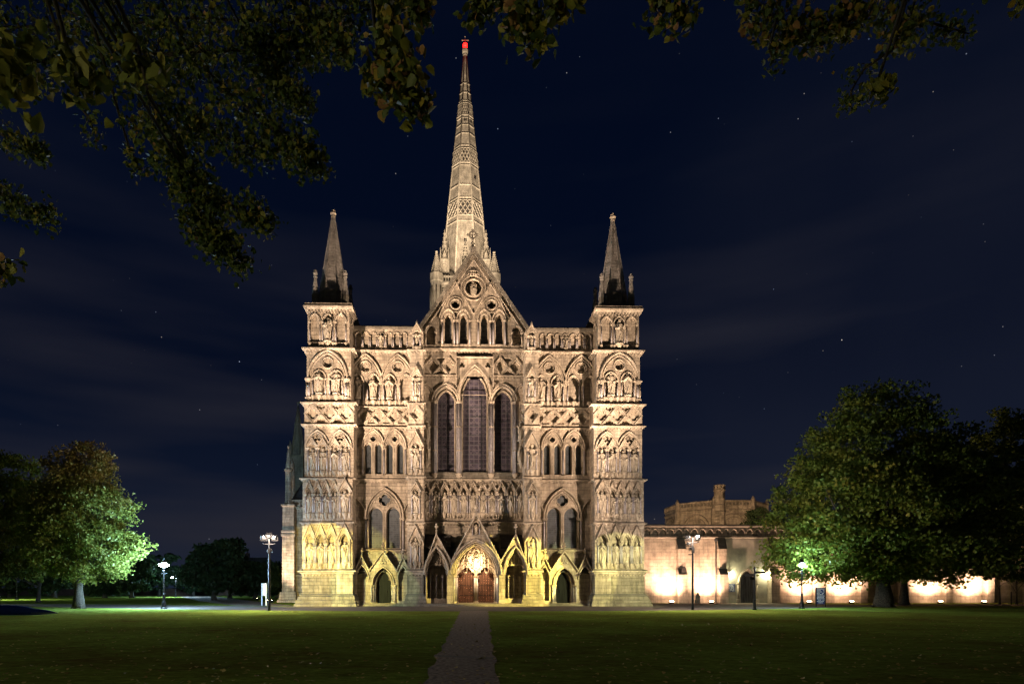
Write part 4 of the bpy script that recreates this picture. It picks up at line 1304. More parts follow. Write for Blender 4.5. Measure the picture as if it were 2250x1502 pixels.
# back wall with twin doorways
dz = fz(1315, 1.0, 1045); dtop = fz(1246, 1.0, 1045)
dl, dr = fx(1024.5, 1.0), fx(1067, 1.0)
zsp = fz(1264, 1.0, 1045)
mb = MB()
hs = [cusp_arch(c, 1.72, .30, zsp, dtop-zsp) for c in (dl, dr)]
mb.poly(rect(ca-2.3, ca+2.3, .28, PZ(1188)), hs, .95, 1.3); mb.build('tympanum', 'stone', porch)
mb = MB()
for c in (dl, dr):
    mb.sweep(arc_pts(c, 1.88, zsp, dtop-zsp+.15, 8), roll(.16, .18, .95, .04))
for q in (-2.05,-1.9,1.95,2.1):
    mb.shaft((dl+dr)/2+q, .85 if abs(q) < 2 else .55, .3, zsp, .085, 1, .17)
for q in (-.13, .13): mb.shaft((dl+dr)/2+q, .82, .3, zsp, .09, 1, .17)
mb.shaft((dl+dr)/2, .72, .3, zsp, .09, 0, .17)
for yy in (-1.7, -1.0, -.3, .3):
    for s in (-1, 1): mb.shaft(ca+s*2.16, yy, .3, zc, .085, 1, .17)
# carved canopies in the tympanum
cc = (dl+dr)/2
for k, (dx, w_, zt_) in enumerate(((0, .62, 1205),(-.62, .5, 1214),(.62, .5, 1214),(-1.1, .38, 1224),(1.1, .38, 1224))):
    zq = fz(zt_, .8, 1045)
    zq2 = zq - .35
    mb.sweep(arc_pts(cc+dx, w_, zq2-.1, .28, 6), roll(.07, .3, .95, 0))
    mb.sweep([(cc+dx-w_*.55, zq2),(cc+dx, zq+.15),(cc+dx+w_*.55, zq2)], roll(.06, .34, .95, 0))
    for s in (-1, 1): mb.shaft(cc+dx+s*w_/2, .72, zq2-1.1, zq2-.1, .035, 0, .07)
    mb.lathe(cc+dx, .75, [(zq2-1.35,.05),(zq2-1.2,.16),(zq2-1.1,.2)], 8)
mb.build('tympanum_carving', ST, porch)
ztc = fz(1236, .8, 1045)
statue(cc, .72, ztc, .98, 'in the middle canopy above the twin red doors', 0, 'small statues over the doors', me=SEATED, desc='small seated figure')
statue(cc-.62, .76, ztc-.1, .95, 'in the left canopy above the twin red doors', 2, 'small statues over the doors')
statue(cc+.62, .76, ztc-.1, .95, 'in the right canopy above the twin red doors', 2, 'small statues over the doors')
for c, nm in ((dl, 'left'), (dr, 'right')):
    mb = MB(); mb.poly(rect(c-.95, c+.95, .3, dtop+.05), [], 1.28, 1.36)
    d = mb.build('door', 'door_red', porch)
    mb = MB()
    for zz in (1.0, 2.0): mb.box(c-.7, c+.7, 1.265, 1.28, zz, zz+.06)
    mb.build('hinge', 'iron', d)
    mb = MB(); mb.lathe(c+(.55 if nm == 'left' else -.55), 1.22, [(1.3,.03),(1.36,.06),(1.42,.03)], 8); mb.build('handle', 'iron', d)
# side bays: back wall with blind shafts, little niche over each
for c, nm, v in ((cl_, 'left', 4), (cr_, 'right', 0)):
    mb = MB()
    ys = yp+.9
    hd = arch(c, 1.9, .5, PZ(1258), PZ(1243)-PZ(1258), 8)
    mb.poly([(c-1.05,.25),(c+1.05,.25)] + [(a,b) for a,b in reversed(arc_pts(c, 2.1, PZ(1262), PZ(1205)-PZ(1262), 8))], [hd], ys, ys+.3)
    mb.sweep(arc_pts(c, 1.9, PZ(1258), PZ(1243)-PZ(1258), 8), roll(.12, .14, ys, 0))
    zt_ = PZ(1213); zm = PZ(1236)
    mb.sweep([(c-.45, zt_-.4),(c, zt_),(c+.45, zt_-.4)], roll(.08, .3, ys, 0))
    for s in (-1, 1): mb.shaft(c+s*.34, ys-.14, zm-.1, zt_-.4, .05, 0, .1)
    mb.box(c-.42, c+.42, ys-.28, ys, zm-.25, zm-.08)
    for q in (-.62, -.05, .55): mb.shaft(c+q, ys+.15, .75, PZ(1262), .06, 1, .13)
    mb.box(c-1.0, c+1.0, ys-.1, ys+.6, .27, .75)
    mb.build('porch_bay', ST, porch)
    statue(c, ys-.12, zm-.09, 1.12, f'in the small canopied niche inside the {nm} bay of the porch', v, 'small statues over the doors')
statue(ca, yp+.2, PZ(1175), 1.15, 'in the slim niche at the top of the porch gable', 2, 'small statues over the doors')
# roofs
mb = MB()
zr0, zr1 = Z(1174), PZ(1232)
for xa_, xb_ in ((BX, ca-2.45), (ca+2.45, -BX)):
    mb.add([(xa_,.34,zr0),(xb_,.34,zr0),(xb_,yp+.62,PZ(1200)),(xa_,yp+.62,PZ(1200)),(xa_,.34,zr0-.15),(xb_,.34,zr0-.15),(xb_,yp+.62,PZ(1200)-.15),(xa_,yp+.62,PZ(1200)-.15)],
       [(0,1,2,3),(7,6,5,4),(0,4,5,1),(1,5,6,2),(2,6,7,3),(3,7,4,0)])
for a, b, c_ in ((out[1],out[2],out[3]),(out[3],out[4],out[5]),(out[5],out[6],out[7])):
    mb.add([(a[0],yp+.5,a[1]),(b[0],yp+.5,b[1]-.1),(c_[0],yp+.5,c_[1]),(a[0],.3,a[1]),(b[0],.3,b[1]-.1),(c_[0],.3,c_[1])], [(0,1,4,3),(1,2,5,4)])
mb.build('porch_roof', 'roof_tile_and_band_shade', porch)
for i in range(3):
    mb = MB(); mb.box(PX(936), PX(1156), yp-.9+.3*i, 1.25-.01*i, -.02, .10+.085*i); mb.build('step', 'dark_stone', porch)
# lamp in the porch
lamp = empty('porch_lantern', (cc, -.35, fz(1240, -.35, 1045)), label='bright white lamp hanging in the central porch arch', cat='lamp')
mb = MB(); mb.lathe(0, 0, [(-.16,.08),(-.12,.13),(.05,.13),(.1,.09)], 10); mb.build('lamp_glass', 'hot_lamp', lamp)
mb = MB(); mb.tube([(0,0,.1),(0,0,2.0)], .015, 5); mb.lathe(0, 0, [(.08,.10),(.12,.09),(.2,.03)], 10); mb.build('lamp_fitting', 'iron', lamp)

# ---------------------------------------------------------------- nave, aisles, north side, crossing tower and spire
mb = MB()
mb.box(-5.4, 5.4, 1.302, 66, 0, 26)
mb.box(-11.5, -5.4, 1.31, 66, 0, 13.5); mb.box(5.4, 11.5, 1.31, 66, 0, 13.5)
mb.build('nave', 'stone', cath)
mb = MB()
for s in (-1, 1):
    mb.add([(s*5.7,1.3,25.8),(0,1.3,33.6),(0,66,33.6),(s*5.7,66,25.8)], [(0,1,2,3)])
    mb.add([(s*11.8,1.3,13.4),(s*5.4,1.3,17.5),(s*5.4,66,17.5),(s*11.8,66,13.4)], [(0,1,2,3)])
mb.add([(-5.7,1.3,25.8),(5.7,1.3,25.8),(0,1.3,33.6),(-5.7,66,25.8),(5.7,66,25.8),(0,66,33.6)], [(0,1,2),(3,4,5)])
mb.build('nave_roof', 'lead', cath)

# north porch block with buttress, pinnacles and a stair spire (seen left of the front)
yn = 16.0
NX = lambda p: fx(p, yn); NZ = lambda p: fz(p, yn, 640)
pb = empty('north_porch'); pb.parent = cath
xa, xb = NX(624), -11.5
mb = MB()
mb.rloft(xa+.4, xb, yn, yn+9, [(0,.45),(.3,.42),(.35,.3),(1.2,.22),(1.3,.1),(NZ(1303),.0),(NZ(1302),.0)])
mb.box(xa+.4, xb, yn, yn+9, NZ(1302)-.1, NZ(1113))
mb.build('wall', 'stone', pb)
string(xa+.4, xb, yn, yn+9, NZ(1262), None, .16, .35, pb)
string(xa+.4, xb, yn, yn+9, NZ(1113), None, .2, .35, pb)
mb = MB()
cs = [NX(649)+i*.95 for i in range(4)]
mb.poly(rect(NX(640), xb, NZ(1111), NZ(1097)), [arch(c, .66, NZ(1110), NZ(1104), .30, 5) for c in cs[:3]], yn, yn+.3)
mb.box(NX(640), xb, yn+.302, yn+.7, NZ(1111), NZ(1097)); mb.build('parapet', 'carved', pb)
mb = MB()
mb.rloft(xa, xa+1.5, yn-.9, yn+1, [(0,.5),(.3,.46),(.4,.3),(1.3,.2),(NZ(1303),.0),(NZ(1180),-.02),(NZ(1179),.1),(NZ(1174),.1),(NZ(1173),-.03),(NZ(1170),.09),(NZ(1166),.09),(NZ(1165),-.04),(NZ(1115),-.06),(NZ(1112),.12),(NZ(1109),.1)])
mb.build('buttress', 'stone', pb)
mb = MB()
c = NX(634)
mb.lathe(c, yn, [(NZ(1110),.55),(NZ(1092),.30)], 8)
mb.lathe(c, yn, [(NZ(1100),.40),(NZ(1036),.38),(NZ(1034),.5),(NZ(1030),.5),(NZ(1028),.36),(NZ(984),.07),(NZ(983),.16),(NZ(980),.16),(NZ(977),.04)], 8)
mb.lathe(NX(627), yn+3, [(NZ(1110),.45),(NZ(1010),.36),(NZ(995),.08)], 8)
mb.build('pinnacle', 'stone', pb)
mb = MB()   # porch roof and far stair spire
mb.add([(xa+.6,yn+.7,NZ(1100)),(xb,yn+.7,NZ(1100)),(xb,yn+5,NZ(1010)),(xa+2.2,yn+5,NZ(1010)),(xa+.6,yn+9,NZ(1100)),(xb,yn+9,NZ(1100))], [(0,1,2,3),(3,2,5,4),(0,3,4)])
mb.build('roof', 'lead', pb)
ysp = 40.0
c = fx(655, ysp); q = lambda p: fz(p, ysp, 655)
mb = MB()
mb.rloft(c-1.0, c+1.0, ysp-1.0, ysp+1.0, [(10,.15),(q(1006),.1),(q(1003),.25),(q(1000),.1)])
mb.lathe(c, ysp, [(q(1002),1.15),(q(893),.10)], 8)
for i in range(8):
    a = 2*math.pi*(i+.5)/8
    mb.tube([(c+1.17*math.cos(a), ysp+1.17*math.sin(a), q(1002)),(c+.1*math.cos(a), ysp+.1*math.sin(a), q(893))], [.07,.05], 5)
mb.lathe(c, ysp, [(q(894),.08),(q(888),.07),(q(886),.22),(q(884),.2),(q(882),.04)], 6)
for s in (-1, 1): mb.lathe(c+s*1.0, ysp-1.0, [(q(1004),.32),(q(985),.28),(q(970),.06)], 8)
mb.build('stair_spire', 'spire_stone', pb)
# low north aisle return at far left
mb = MB()
mb.rloft(NX(600), xa+.4, yn+6, yn+9, [(0,.3),(1.2,.25),(1.3,0),(NZ(1262),0),(NZ(1261),.14),(NZ(1256),.14),(NZ(1254),0),(NZ(1245),0),(NZ(1244),.12),(NZ(1237),.1)])
mb.build('low_wall', 'dark_stone', pb)

SY = 76.0
tw = empty('crossing_tower'); tw.parent = cath
yt = SY-6.2
TX = lambda p: fx(p, yt); TZ = lambda p: fz(p, yt, 1000)
TC = fx(1022, SY)
hw = 6.1
zt = TZ(622)
mb = MB()
mb.box(TC-hw, TC+hw, yt, SY+6.2, 26, zt)
for z_ in (zt-3.4, zt-9.5): mb.rloft(TC-hw, TC+hw, yt, SY+6.2, [(z_-.25,.02),(z_-.1,.25),(z_+.1,.25),(z_+.25,.02)])
mb.rloft(TC-hw, TC+hw, yt, SY+6.2, [(zt-.3,.05),(zt,.35),(zt+.3,.3)])
for i in range(8):
    c = TC-hw+1+(i+.5)*(2*hw-2)/8
    mb.sweep(arc_pts(c, 1.0, zt-5.4, 1.0, 5), roll(.15, .22, yt, 0)); mb.shaft(c-.62, yt-.08, zt-9.2, zt-5.4, .09, 0, .2)
    mb.sweep(arc_pts(c, 1.0, zt-1.9, .7, 5), roll(.12, .18, yt, 0))
mb.build('tower_body', 'spire_stone', tw)
mb = MB()
for i in range(22):
    c = TC-hw+(i+.5)*2*hw/22
    mb.box(c-.1, c+.1, yt-.2, yt+.05, zt+.3, zt+1.4)
    mb.lathe(c, yt-.08, [(zt+1.35,.16),(zt+1.6,.12),(zt+1.8,.02)], 6)
mb.box(TC-hw, TC+hw, yt-.22, yt+.08, zt+1.25, zt+1.45); mb.build('parapet', 'spire_stone', tw)
for ax in (-1, 1):
    for ay in (-1, 1):
        mb = MB(); cx_, cy_ = TC+ax*hw, SY+ay*6.2
        z0, z1, z2 = zt+.2, zt+1.8, TZ(556)
        mb.lathe(cx_, cy_, [(30,1.25),(z0-.2,1.25),(z0,1.42),(z1,1.42),(z1+.2,1.15),(z2,.10)], 8)
        mb.lathe(cx_, cy_, [(z2-.2,.1),(z2+.1,.3),(z2+.3,.3),(z2+.45,.05)], 6)
        for i in range(8):
            a = 2*math.pi*(i+.5)/8
            for k in range(10):
                t = k/10; r_ = 1.18*(1-t)+.1*t; zz = z1+.2+(z2-z1-.2)*t
                mb.lathe(cx_+r_*math.cos(a), cy_+r_*math.sin(a), [(zz-.1,.04),(zz+.08,.14),(zz+.22,.03)], 4)
        for i in range(8):
            a = 2*math.pi*i/8
            mb.tube([(cx_+1.3*math.cos(a), cy_+1.3*math.sin(a), zt-8),(cx_+1.3*math.cos(a), cy_+1.3*math.sin(a), zt-1)], .13, 5)
        mb.build('corner_pinnacle', 'spire_stone', tw)
# spire
ztip = fz(122, SY, 1022); zsb = zt+.6
def sr(z): return 5.35*(1-(z-zsb)/(ztip-zsb)) + .30*(z-zsb)/(ztip-zsb)
mb = MB()
mb.lathe(TC, SY, [(zsb, sr(zsb)/math.cos(math.pi/8)),(ztip, sr(ztip)/math.cos(math.pi/8))], 8)
for i in range(8):
    a = 2*math.pi*(i+.5)/8
    mb.tube([(TC+sr(z)/math.cos(math.pi/8)*math.cos(a), SY+sr(z)/math.cos(math.pi/8)*math.sin(a), z) for z in (zsb, ztip)], [.22,.12], 6)
mb.build('spire', 'spire_stone', tw)
bandz = [(472,436),(349,313),(236,205)]
ringz = [484, 430, 400, 354, 307, 278, 258, 241, 200, 180, 158]
for q_ in ringz:
    mb = MB()
    z = fz(q_, SY-4, 1022)
    mb.lathe(TC, SY, [(z-.14,(sr(z)+.05)/math.cos(math.pi/8)),(z-.06,(sr(z)+.13)/math.cos(math.pi/8)),(z+.05,(sr(z)+.13)/math.cos(math.pi/8)),(z+.2,(sr(z)+.03)/math.cos(math.pi/8))], 8)
    mb.build('spire_ring', 'spire_stone', tw)
for (q0, q1) in bandz:
    z0, z1 = fz(q0, SY-4, 1022), fz(q1, SY-4, 1022)
    mb = MB()
    mb.lathe(TC, SY, [(z0,(sr(z0)+.03)/math.cos(math.pi/8)),(z1,(sr(z1)+.03)/math.cos(math.pi/8))], 8, 1)  # dark band ground: shade behind the relief put into the colour
    for i in range(8):
        a = 2*math.pi*i/8 + math.pi/8*0
        ang = i*math.pi/4
        nrm = Vector((math.cos(ang), math.sin(ang), 0)); tan = Vector((-math.sin(ang), math.cos(ang), 0))
        def P3(u, v):
            z = z0+(z1-z0)*v
            return Vector((TC, SY, z)) + nrm*(sr(z)+.09) + tan*(u*sr(z)*math.tan(math.pi/8))
        cols_, rows = 3, 2
        for c0 in range(cols_):
            for r0 in range(rows):
                u0, u1 = -.97+1.94*c0/cols_, -.97+1.94*(c0+1)/cols_
                v0, v1 = .04+.92*r0/rows, .04+.92*(r0+1)/rows
                th = .15 if q0 > 300 else .10
                mb.tube([P3(u0,v0), P3(u1,v1)], th, 4, sm=False); mb.tube([P3(u0,v1), P3(u1,v0)], th, 4, sm=False)
        mb.tube([P3(-1,.02), P3(1,.02)], .12, 4, sm=False); mb.tube([P3(-1,.98), P3(1,.98)], .12, 4, sm=False)
    mb.build('lattice_band', ['spire_stone', 'roof_tile_and_band_shade'], tw)
# quatrefoil piercings
for q_, ang in ((246,-90),(246,-45),(378,-45),(530,-90)):
    mb = MB(); z = fz(q_, SY-4, 1022); A = R(ang)
    nrm = Vector((math.cos(A), math.sin(A), 0)); tan = Vector((-math.sin(A), math.cos(A), 0))
    for k in range(4):
        u = .25*math.cos(k*math.pi/2+math.pi/4); v = .25*math.sin(k*math.pi/2+math.pi/4)
        c0 = Vector((TC, SY, z+v)) + nrm*(sr(z)-.02) + tan*u
        mb.tube([c0, c0+nrm*.09], .16, 8)
    mb.build('piercing', 'recess', tw)
# gabled lights and pinnacles round the spire foot
def pinn(cx_, cy_, z0, z1, r_, mb):
    mb.rloft(cx_-r_, cx_+r_, cy_-r_, cy_+r_, [(z0,0),(z0+(z1-z0)*.42,0),(z0+(z1-z0)*.43,.1),(z0+(z1-z0)*.46,-.02)])
    zm = z0+(z1-z0)*.46
    mb.lathe(cx_, cy_, [(zm, r_*.95),(z1,.06)], 8)
    for ax in (-1, 1):
        for ay in (-1, 1):
            mb.lathe(cx_+ax*r_, cy_+ay*r_, [(z0,.2),(zm,.18),(zm+(z1-z0)*.18,.04)], 6)
    for i in range(8):
        a = 2*math.pi*(i+.5)/8
        for k in range(7):
            t = k/7; rr = r_*.95*(1-t)+.06*t; zz = zm+(z1-zm)*t
            mb.lathe(cx_+rr*math.cos(a), cy_+rr*math.sin(a), [(zz-.08,.03),(zz+.07,.11),(zz+.2,.02)], 4)
    for s_ in (-1, 1):
        mb.sweep([(cx_-r_, z0+(z1-z0)*.40),(cx_, z0+(z1-z0)*.60),(cx_+r_, z0+(z1-z0)*.40)], roll(.12, .15, cy_-r_, 0))
    mb.sweep(arch(cx_, r_*1.0, z0+.3, z0+(z1-z0)*.28, r_*.8, 5), roll(.12, .12, cy_-r_, 0))
for ax in (-1, 1):
    for ay in (-1, 1):
        mb = MB(); pinn(TC+ax*4.45, SY+ay*4.45, zt+.4, fz(505, SY-4.4, 1000), .85, mb); mb.build('spire_pinnacle', 'spire_stone', tw)
for ang in (-90, 0, 90, 180):
    A = R(ang); c = Vector((TC+5.0*math.cos(A), SY+5.0*math.sin(A), 0))
    mb = MB(); pinn(c.x, c.y, zt+.4, fz(535, SY-5, 1022), .8, mb); mb.build('lucarne', 'spire_stone', tw)
# capstone, beacon, cross
mb = MB()
mb.lathe(TC, SY, [(ztip-.3,.42),(ztip,.5),(ztip+.1,.38),(ztip+.3,.36),(ztip+.5,.62),(ztip+.95,.70),(ztip+1.3,.6),(ztip+1.45,.3),(ztip+1.7,.1)], 12)
mb.build('capstone', 'spire_stone', tw)
zk = fz(82, SY, 1022)
mb = MB()
mb.tube([(TC,SY,ztip+1.5),(TC,SY,zk)], .07, 6); zc_ = fz(89, SY, 1022)
mb.tube([(TC-.62,SY,zc_),(TC+.62,SY,zc_)], .08, 6)
for q_ in ((-.66,0),(.66,0)): mb.lathe(TC+q_[0], SY, [(zc_-.16,.05),(zc_,.16),(zc_+.16,.05)], 6)
mb.lathe(TC, SY, [(zk-.1,.06),(zk+.05,.16),(zk+.2,.05)], 6)
mb.build('cross', 'gilt', tw)
bz = fz(101, SY, 1022)
mb = MB(); mb.lathe(TC, SY, [(bz-.5,.25),(bz-.3,.5),(bz+.3,.5),(bz+.5,.25)], 10); bo = mb.build('beacon', 'beacon_red', tw)
l = point('beacon_light', (TC, SY-1.4, bz+.3), 90, (1,.05,.02)); l.parent = cath
# ================================================================ ground, lawn, paths
def sheet(name, pts, z, mat, kind='structure'):
    me = bpy.data.meshes.new(name)
    tr = tessellate_polygon([[Vector((p[0], p[1], 0)) for p in pts]])
    me.from_pydata([(p[0], p[1], z) for p in pts], [], [tuple(t) for t in tr])
    me.materials.append(MATS[mat])
    bm = bmesh.new(); bm.from_mesh(me); bmesh.ops.recalc_face_normals(bm, faces=bm.faces)
    if sum(f.normal.z for f in bm.faces) < 0: bmesh.ops.reverse_faces(bm, faces=bm.faces)
    bm.to_mesh(me); bm.free()
    o = bpy.data.objects.new(name, me); col.objects.link(o)
    return tag(o, kind=kind)
sheet('ground', [(-900,-300),(900,-300),(900,1500),(-900,1500)], 0, 'grass')
G = lambda px, py: tuple(gp(px, py)[:2])
# broad path in front of the cathedral
near = [G(-700,1329), G(0,1330.5), G(180,1334), G(330,1337), G(470,1338.5), G(600,1340), G(800,1341.5), G(985,1342), G(1085,1342), G(1300,1341.5), G(1500,1340), G(1640,1338), G(1760,1336), G(1850,1333), G(1960,1331), G(2260,1330.2), G(2700,1330)]
far_r = [G(2700,1326.2), G(2250,1326.0), G(1990,1327), G(1860,1327.3), G(1800,1326.2), G(1500,1325.3)]
far_l = [G(650,1332), G(600,1331.5), G(480,1329.6), G(360,1328.3), G(200,1326.6), G(0,1325.8), G(-700,1325)]
mid = [(16.5, 12), (-16.2, 12), (-17.5,-1.2)]
sheet('path', near + far_r + [(17.2, 12), (-15.5, 12), (-16.9,-1.0)] + far_l, .004, 'asphalt')
a, b = G(1012,1341.8), G(930,1502); c, d = G(1072,1341.8), G(1094,1502)
ext = lambda p, q, t: (p[0]+(q[0]-p[0])*t, p[1]+(q[1]-p[1])*t)
rr_ = random.Random(4)
L = [ext(a, b, (t/70)**1.0*1.4) for t in range(71)]; Rt = [ext(c, d, t/70*1.4) for t in range(71)]
L = [(x+rr_.uniform(-.025,.025)+.05*math.sin(k*1.7), y) for k, (x, y) in enumerate(L)]; Rt = [(x+rr_.uniform(-.025,.025)+.05*math.sin(k*1.3), y) for k, (x, y) in enumerate(Rt)]
sheet('path', [(L[0][0]-.5, L[0][1]+.7)] + L + Rt[::-1] + [(Rt[0][0]+.4, Rt[0][1]+.7)], .008, 'gravel')
# cross-drain in the path
q0, q1, q2, q3 = G(955,1438), G(1090,1444), G(1091,1448), G(953,1442)
sheet('drain_strip', [q0, q1, q2, q3], .012, 'dark_stone')
sheet('path', [G(520,1329.9), G(660,1331.4), G(560,1320), G(470,1309), G(420,1304.5), G(388,1304.8), G(400,1311), G(440,1320)], .008, 'gravel')
sheet('path', [G(-300,1305.2), G(560,1304.6), G(560,1303.6), G(-300,1304.0)], .012, 'asphalt')
# stone apron by the gatehouse door
sheet('pavement', [G(1500,1326.2), G(1730,1326.2), G(1730,1324.2), G(1500,1324.2)], .012, 'wall_stone')

# fallen leaves
def leaves_mesh(P, S, cols_attr, mats, name='leaves', seed=0, flat=False, droop=.0, shape='leaf'):
    """P (n,3) centres, S (n) sizes -> bent leaf blades with a per-leaf tint"""
    g = np.random.default_rng(seed); n = len(P)
    if flat:
        nrm = np.stack([g.normal(0,.25,n), g.normal(0,.25,n), np.ones(n)], 1)
    else:
        nrm = g.normal(0,1,(n,3)); nrm[:,2] = nrm[:,2]*.8 + .35
    nrm /= np.linalg.norm(nrm, axis=1)[:,None]
    t = g.normal(0,1,(n,3)); t[:,2] -= droop
    t -= (t*nrm).sum(1)[:,None]*nrm; t /= np.linalg.norm(t, axis=1)[:,None]
    bt_ = np.cross(nrm, t)
    S = S[:,None]
    if shape == 'leaf':     # heart-like blade folded along the midrib: 7 points
        q = [(-.5,0,.0),(-.38,.36,.10),(.05,.42,.13),(.62,0,-.06),(.05,-.42,.13),(-.38,-.36,.10)]
        V = np.stack([P + S*(t*a + bt_*b + nrm*c) for a, b, c in q], 1)   # n,6,3
        F = np.array([[0,1,2,3],[0,3,4,5]])
        k = 6
    else:
        q = [(-.5,0,0),(0,.36,.12),(.5,0,-.05),(0,-.36,.12)]
        V = np.stack([P + S*(t*a + bt_*b + nrm*c) for a, b, c in q], 1)
        F = np.array([[0,1,2,3]]); k = 4
    V = V.reshape(-1, 3)
    Fa = (F[None] + (np.arange(n)*k)[:,None,None]).reshape(-1, 4)
    me = bpy.data.meshes.new(name)
    me.vertices.add(len(V)); me.vertices.foreach_set('co', V.astype(np.float32).ravel())
    me.loops.add(Fa.size); me.loops.foreach_set('vertex_index', Fa.astype(np.int32).ravel())
    me.polygons.add(len(Fa)); me.polygons.foreach_set('loop_start', (np.arange(len(Fa))*4).astype(np.int32))
    me.update(calc_edges=True)
    at_ = me.attributes.new('tint', 'FLOAT', 'POINT')
    at_.data.foreach_set('value', np.repeat(cols_attr, k).astype(np.float32))
    me.materials.append(MATS[mats])
    me.validate()
    return me
g = np.random.default_rng(3)
n = 2600
dd = 8 + 30*g.random(n)**1.5; a_ = g.uniform(-.80, .95, n)
P = np.stack([CX + a_*dd, CY + dd, np.full(n, .02)], 1)
keep = (g.random(n) < np.clip(1.5-dd/26 + .3*np.sin(P[:,0]*.7)*np.sin(P[:,1]*.5), .12, 1)) & (P[:,1] < -15)
P = P[keep]
me = leaves_mesh(P, g.uniform(.05,.10,len(P)), g.random(len(P)), 'leaf_fallen', 'fallen_leaves', 5, flat=True)
o = bpy.data.objects.new('fallen_leaves', me); col.objects.link(o)
tag(o, 'small yellow fallen leaves scattered over the dark near lawn', 'fallen leaves', kind='stuff')
# ================================================================ cloister wall with gatehouse bay, right of the front
yw = 11.0
cw = empty('cloister_wall', (17, yw, 0), label='long warmly lit stone cloister wall with buttresses running right from the cathedral', cat='wall')
WX = lambda p: fx(p, yw); WZ = lambda p: fz(p, yw, 1560)
def cb(mb, name, mats, par=cw):
    o = mb.build(name, mats, par, loc=(-par.location.x, -par.location.y, -par.location.z) if par is cw else None)
    return o
x0, x1 = WX(1395), WX(2420)
zt, zb_ = WZ(1152), WZ(1180)
mb = MB(); mb.box(x0, x1, yw, yw+1.2, 0, zb_); cb(mb, 'wall', 'wall_stone')
# parapet with blind arcade
na = int((x1-x0)/.94); cs = [x0+(i+.5)*(x1-x0)/na for i in range(na)]
mb = MB()
for k in range(0, na, 12):
    sub = cs[k:k+12]; h_ = (x1-x0)/na/2
    mb.poly(rect(sub[0]-h_, sub[-1]+h_, zb_, WZ(1158)), [arch(c, .70, zb_+.16, WZ(1171), .48, 5) for c in sub], yw-.12, yw+.14)
    for c in sub: mb.sweep(arc_pts(c, .74, WZ(1171), .5, 5), roll(.08, .08, yw-.12, 0))
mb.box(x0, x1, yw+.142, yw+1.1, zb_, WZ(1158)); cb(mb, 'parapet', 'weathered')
mb = MB(); mb.rloft(x0, x1, yw-.1, yw+1.1, [(WZ(1158),.0),(WZ(1157),.12),(WZ(1154),.14),(WZ(1151.5),.0)]); mb.rloft(x0, x1, yw-.02, yw+1.1, [(zb_-.15,.02),(zb_-.02,.2),(zb_+.1,.2),(zb_+.2,.1)]); cb(mb, 'coping', 'dark_stone')
# buttresses
for i, (px, w_) in enumerate(((1494,1.0),(1583,1.0),(1694,1.0),(1792,.85),(1890,.85),(1980,.85),(2075,.85),(2165,.85),(2255,.85),(2350,.85))):
    c = WX(px); mb = MB(); pr = 1.15 if i < 3 else .8
    zm1, zm2 = WZ(1262), WZ(1206)
    mb.box(c-w_/2, c+w_/2, yw-pr, yw, 0, zm1)
    mb.add([(c-w_/2,yw-pr,zm1),(c+w_/2,yw-pr,zm1),(c+w_/2,yw-pr*.6,zm1+.7),(c-w_/2,yw-pr*.6,zm1+.7),(c-w_/2,yw,zm1),(c+w_/2,yw,zm1),(c+w_/2,yw,zm1+.7),(c-w_/2,yw,zm1+.7)],
           [(0,1,2,3),(3,2,6,7),(0,3,7,4),(1,5,6,2)], 1)
    mb.box(c-w_/2+.06, c+w_/2-.06, yw-pr*.6, yw, zm1+.7, zm2)
    mb.add([(c-w_/2,yw-pr*.62,zm2),(c+w_/2,yw-pr*.62,zm2),(c+w_/2,yw-.13,zb_),(c-w_/2,yw-.13,zb_),(c-w_/2,yw,zm2),(c+w_/2,yw,zm2),(c+w_/2,yw,zb_),(c-w_/2,yw,zb_)],
           [(0,1,2,3),(0,3,7,4),(1,5,6,2),(0,4,5,1)], 1)
    cb(mb, 'buttress', ['wall_stone', 'dark_stone'])
# the plastered door bay
bx0, bx1 = WX(1583)+.5, WX(1694)-.5
dc = WX(1641); yd = yw-.10
mb = MB(); mb.poly(rect(bx0, bx1, .0, zb_-.18), [arch(dc, 1.66, .02, WZ(1280), WZ(1254)-WZ(1280), 9)], yd, yw-.004); cb(mb, 'plaster_bay', 'wall_render')
mb = MB()
p = arc_pts(dc, 1.9, WZ(1280), WZ(1251)-WZ(1280), 10)
mb.sweep(p, roll(.20, .26, yd, 0)); mb.sweep(arch(dc, 1.66, .0, WZ(1280), WZ(1254)-WZ(1280), 9), [(0,yd+.05),(0,yd-.06),(.14,yd-.10),(.14,yd+.05)])
for s in (-1, 1): mb.shaft(dc+s*1.12, yd-.1, .35, WZ(1280), .09, 0, .2)
for s in (-1, 1): mb.box(dc+s*1.12-.22, dc+s*1.12+.22, yd-.3, yd, 0, .36)
cb(mb, 'door_arch', 'carved')
mb = MB(); mb.poly(arch(dc, 1.62, .04, WZ(1280), WZ(1255)-WZ(1280), 9), [], yw-.05, yw-.006); d_ = cb(mb, 'door', 'door_grey')
mb = MB(); mb.lathe(dc+.5, yw-.09, [(1.2,.03),(1.26,.06),(1.32,.03)], 8)
ho = mb.build('handle', 'iron', d_)
mb = MB(); mb.tube([(WX(1572), yw-.12, .1),(WX(1572), yw-.12, zb_-.3)], .06, 6); mb.box(WX(1572)-.13, WX(1572)+.13, yw-.25, yw, zb_-.45, zb_-.2); cb(mb, 'drainpipe', 'lead')
# blind windows with pointed dark vent
mb = MB(); mb.poly(arch(WX(1495), .5, WZ(1258), WZ(1250), .3, 4), [], yw-1.19, yw-1.15)
cb(mb, 'vent', 'recess')

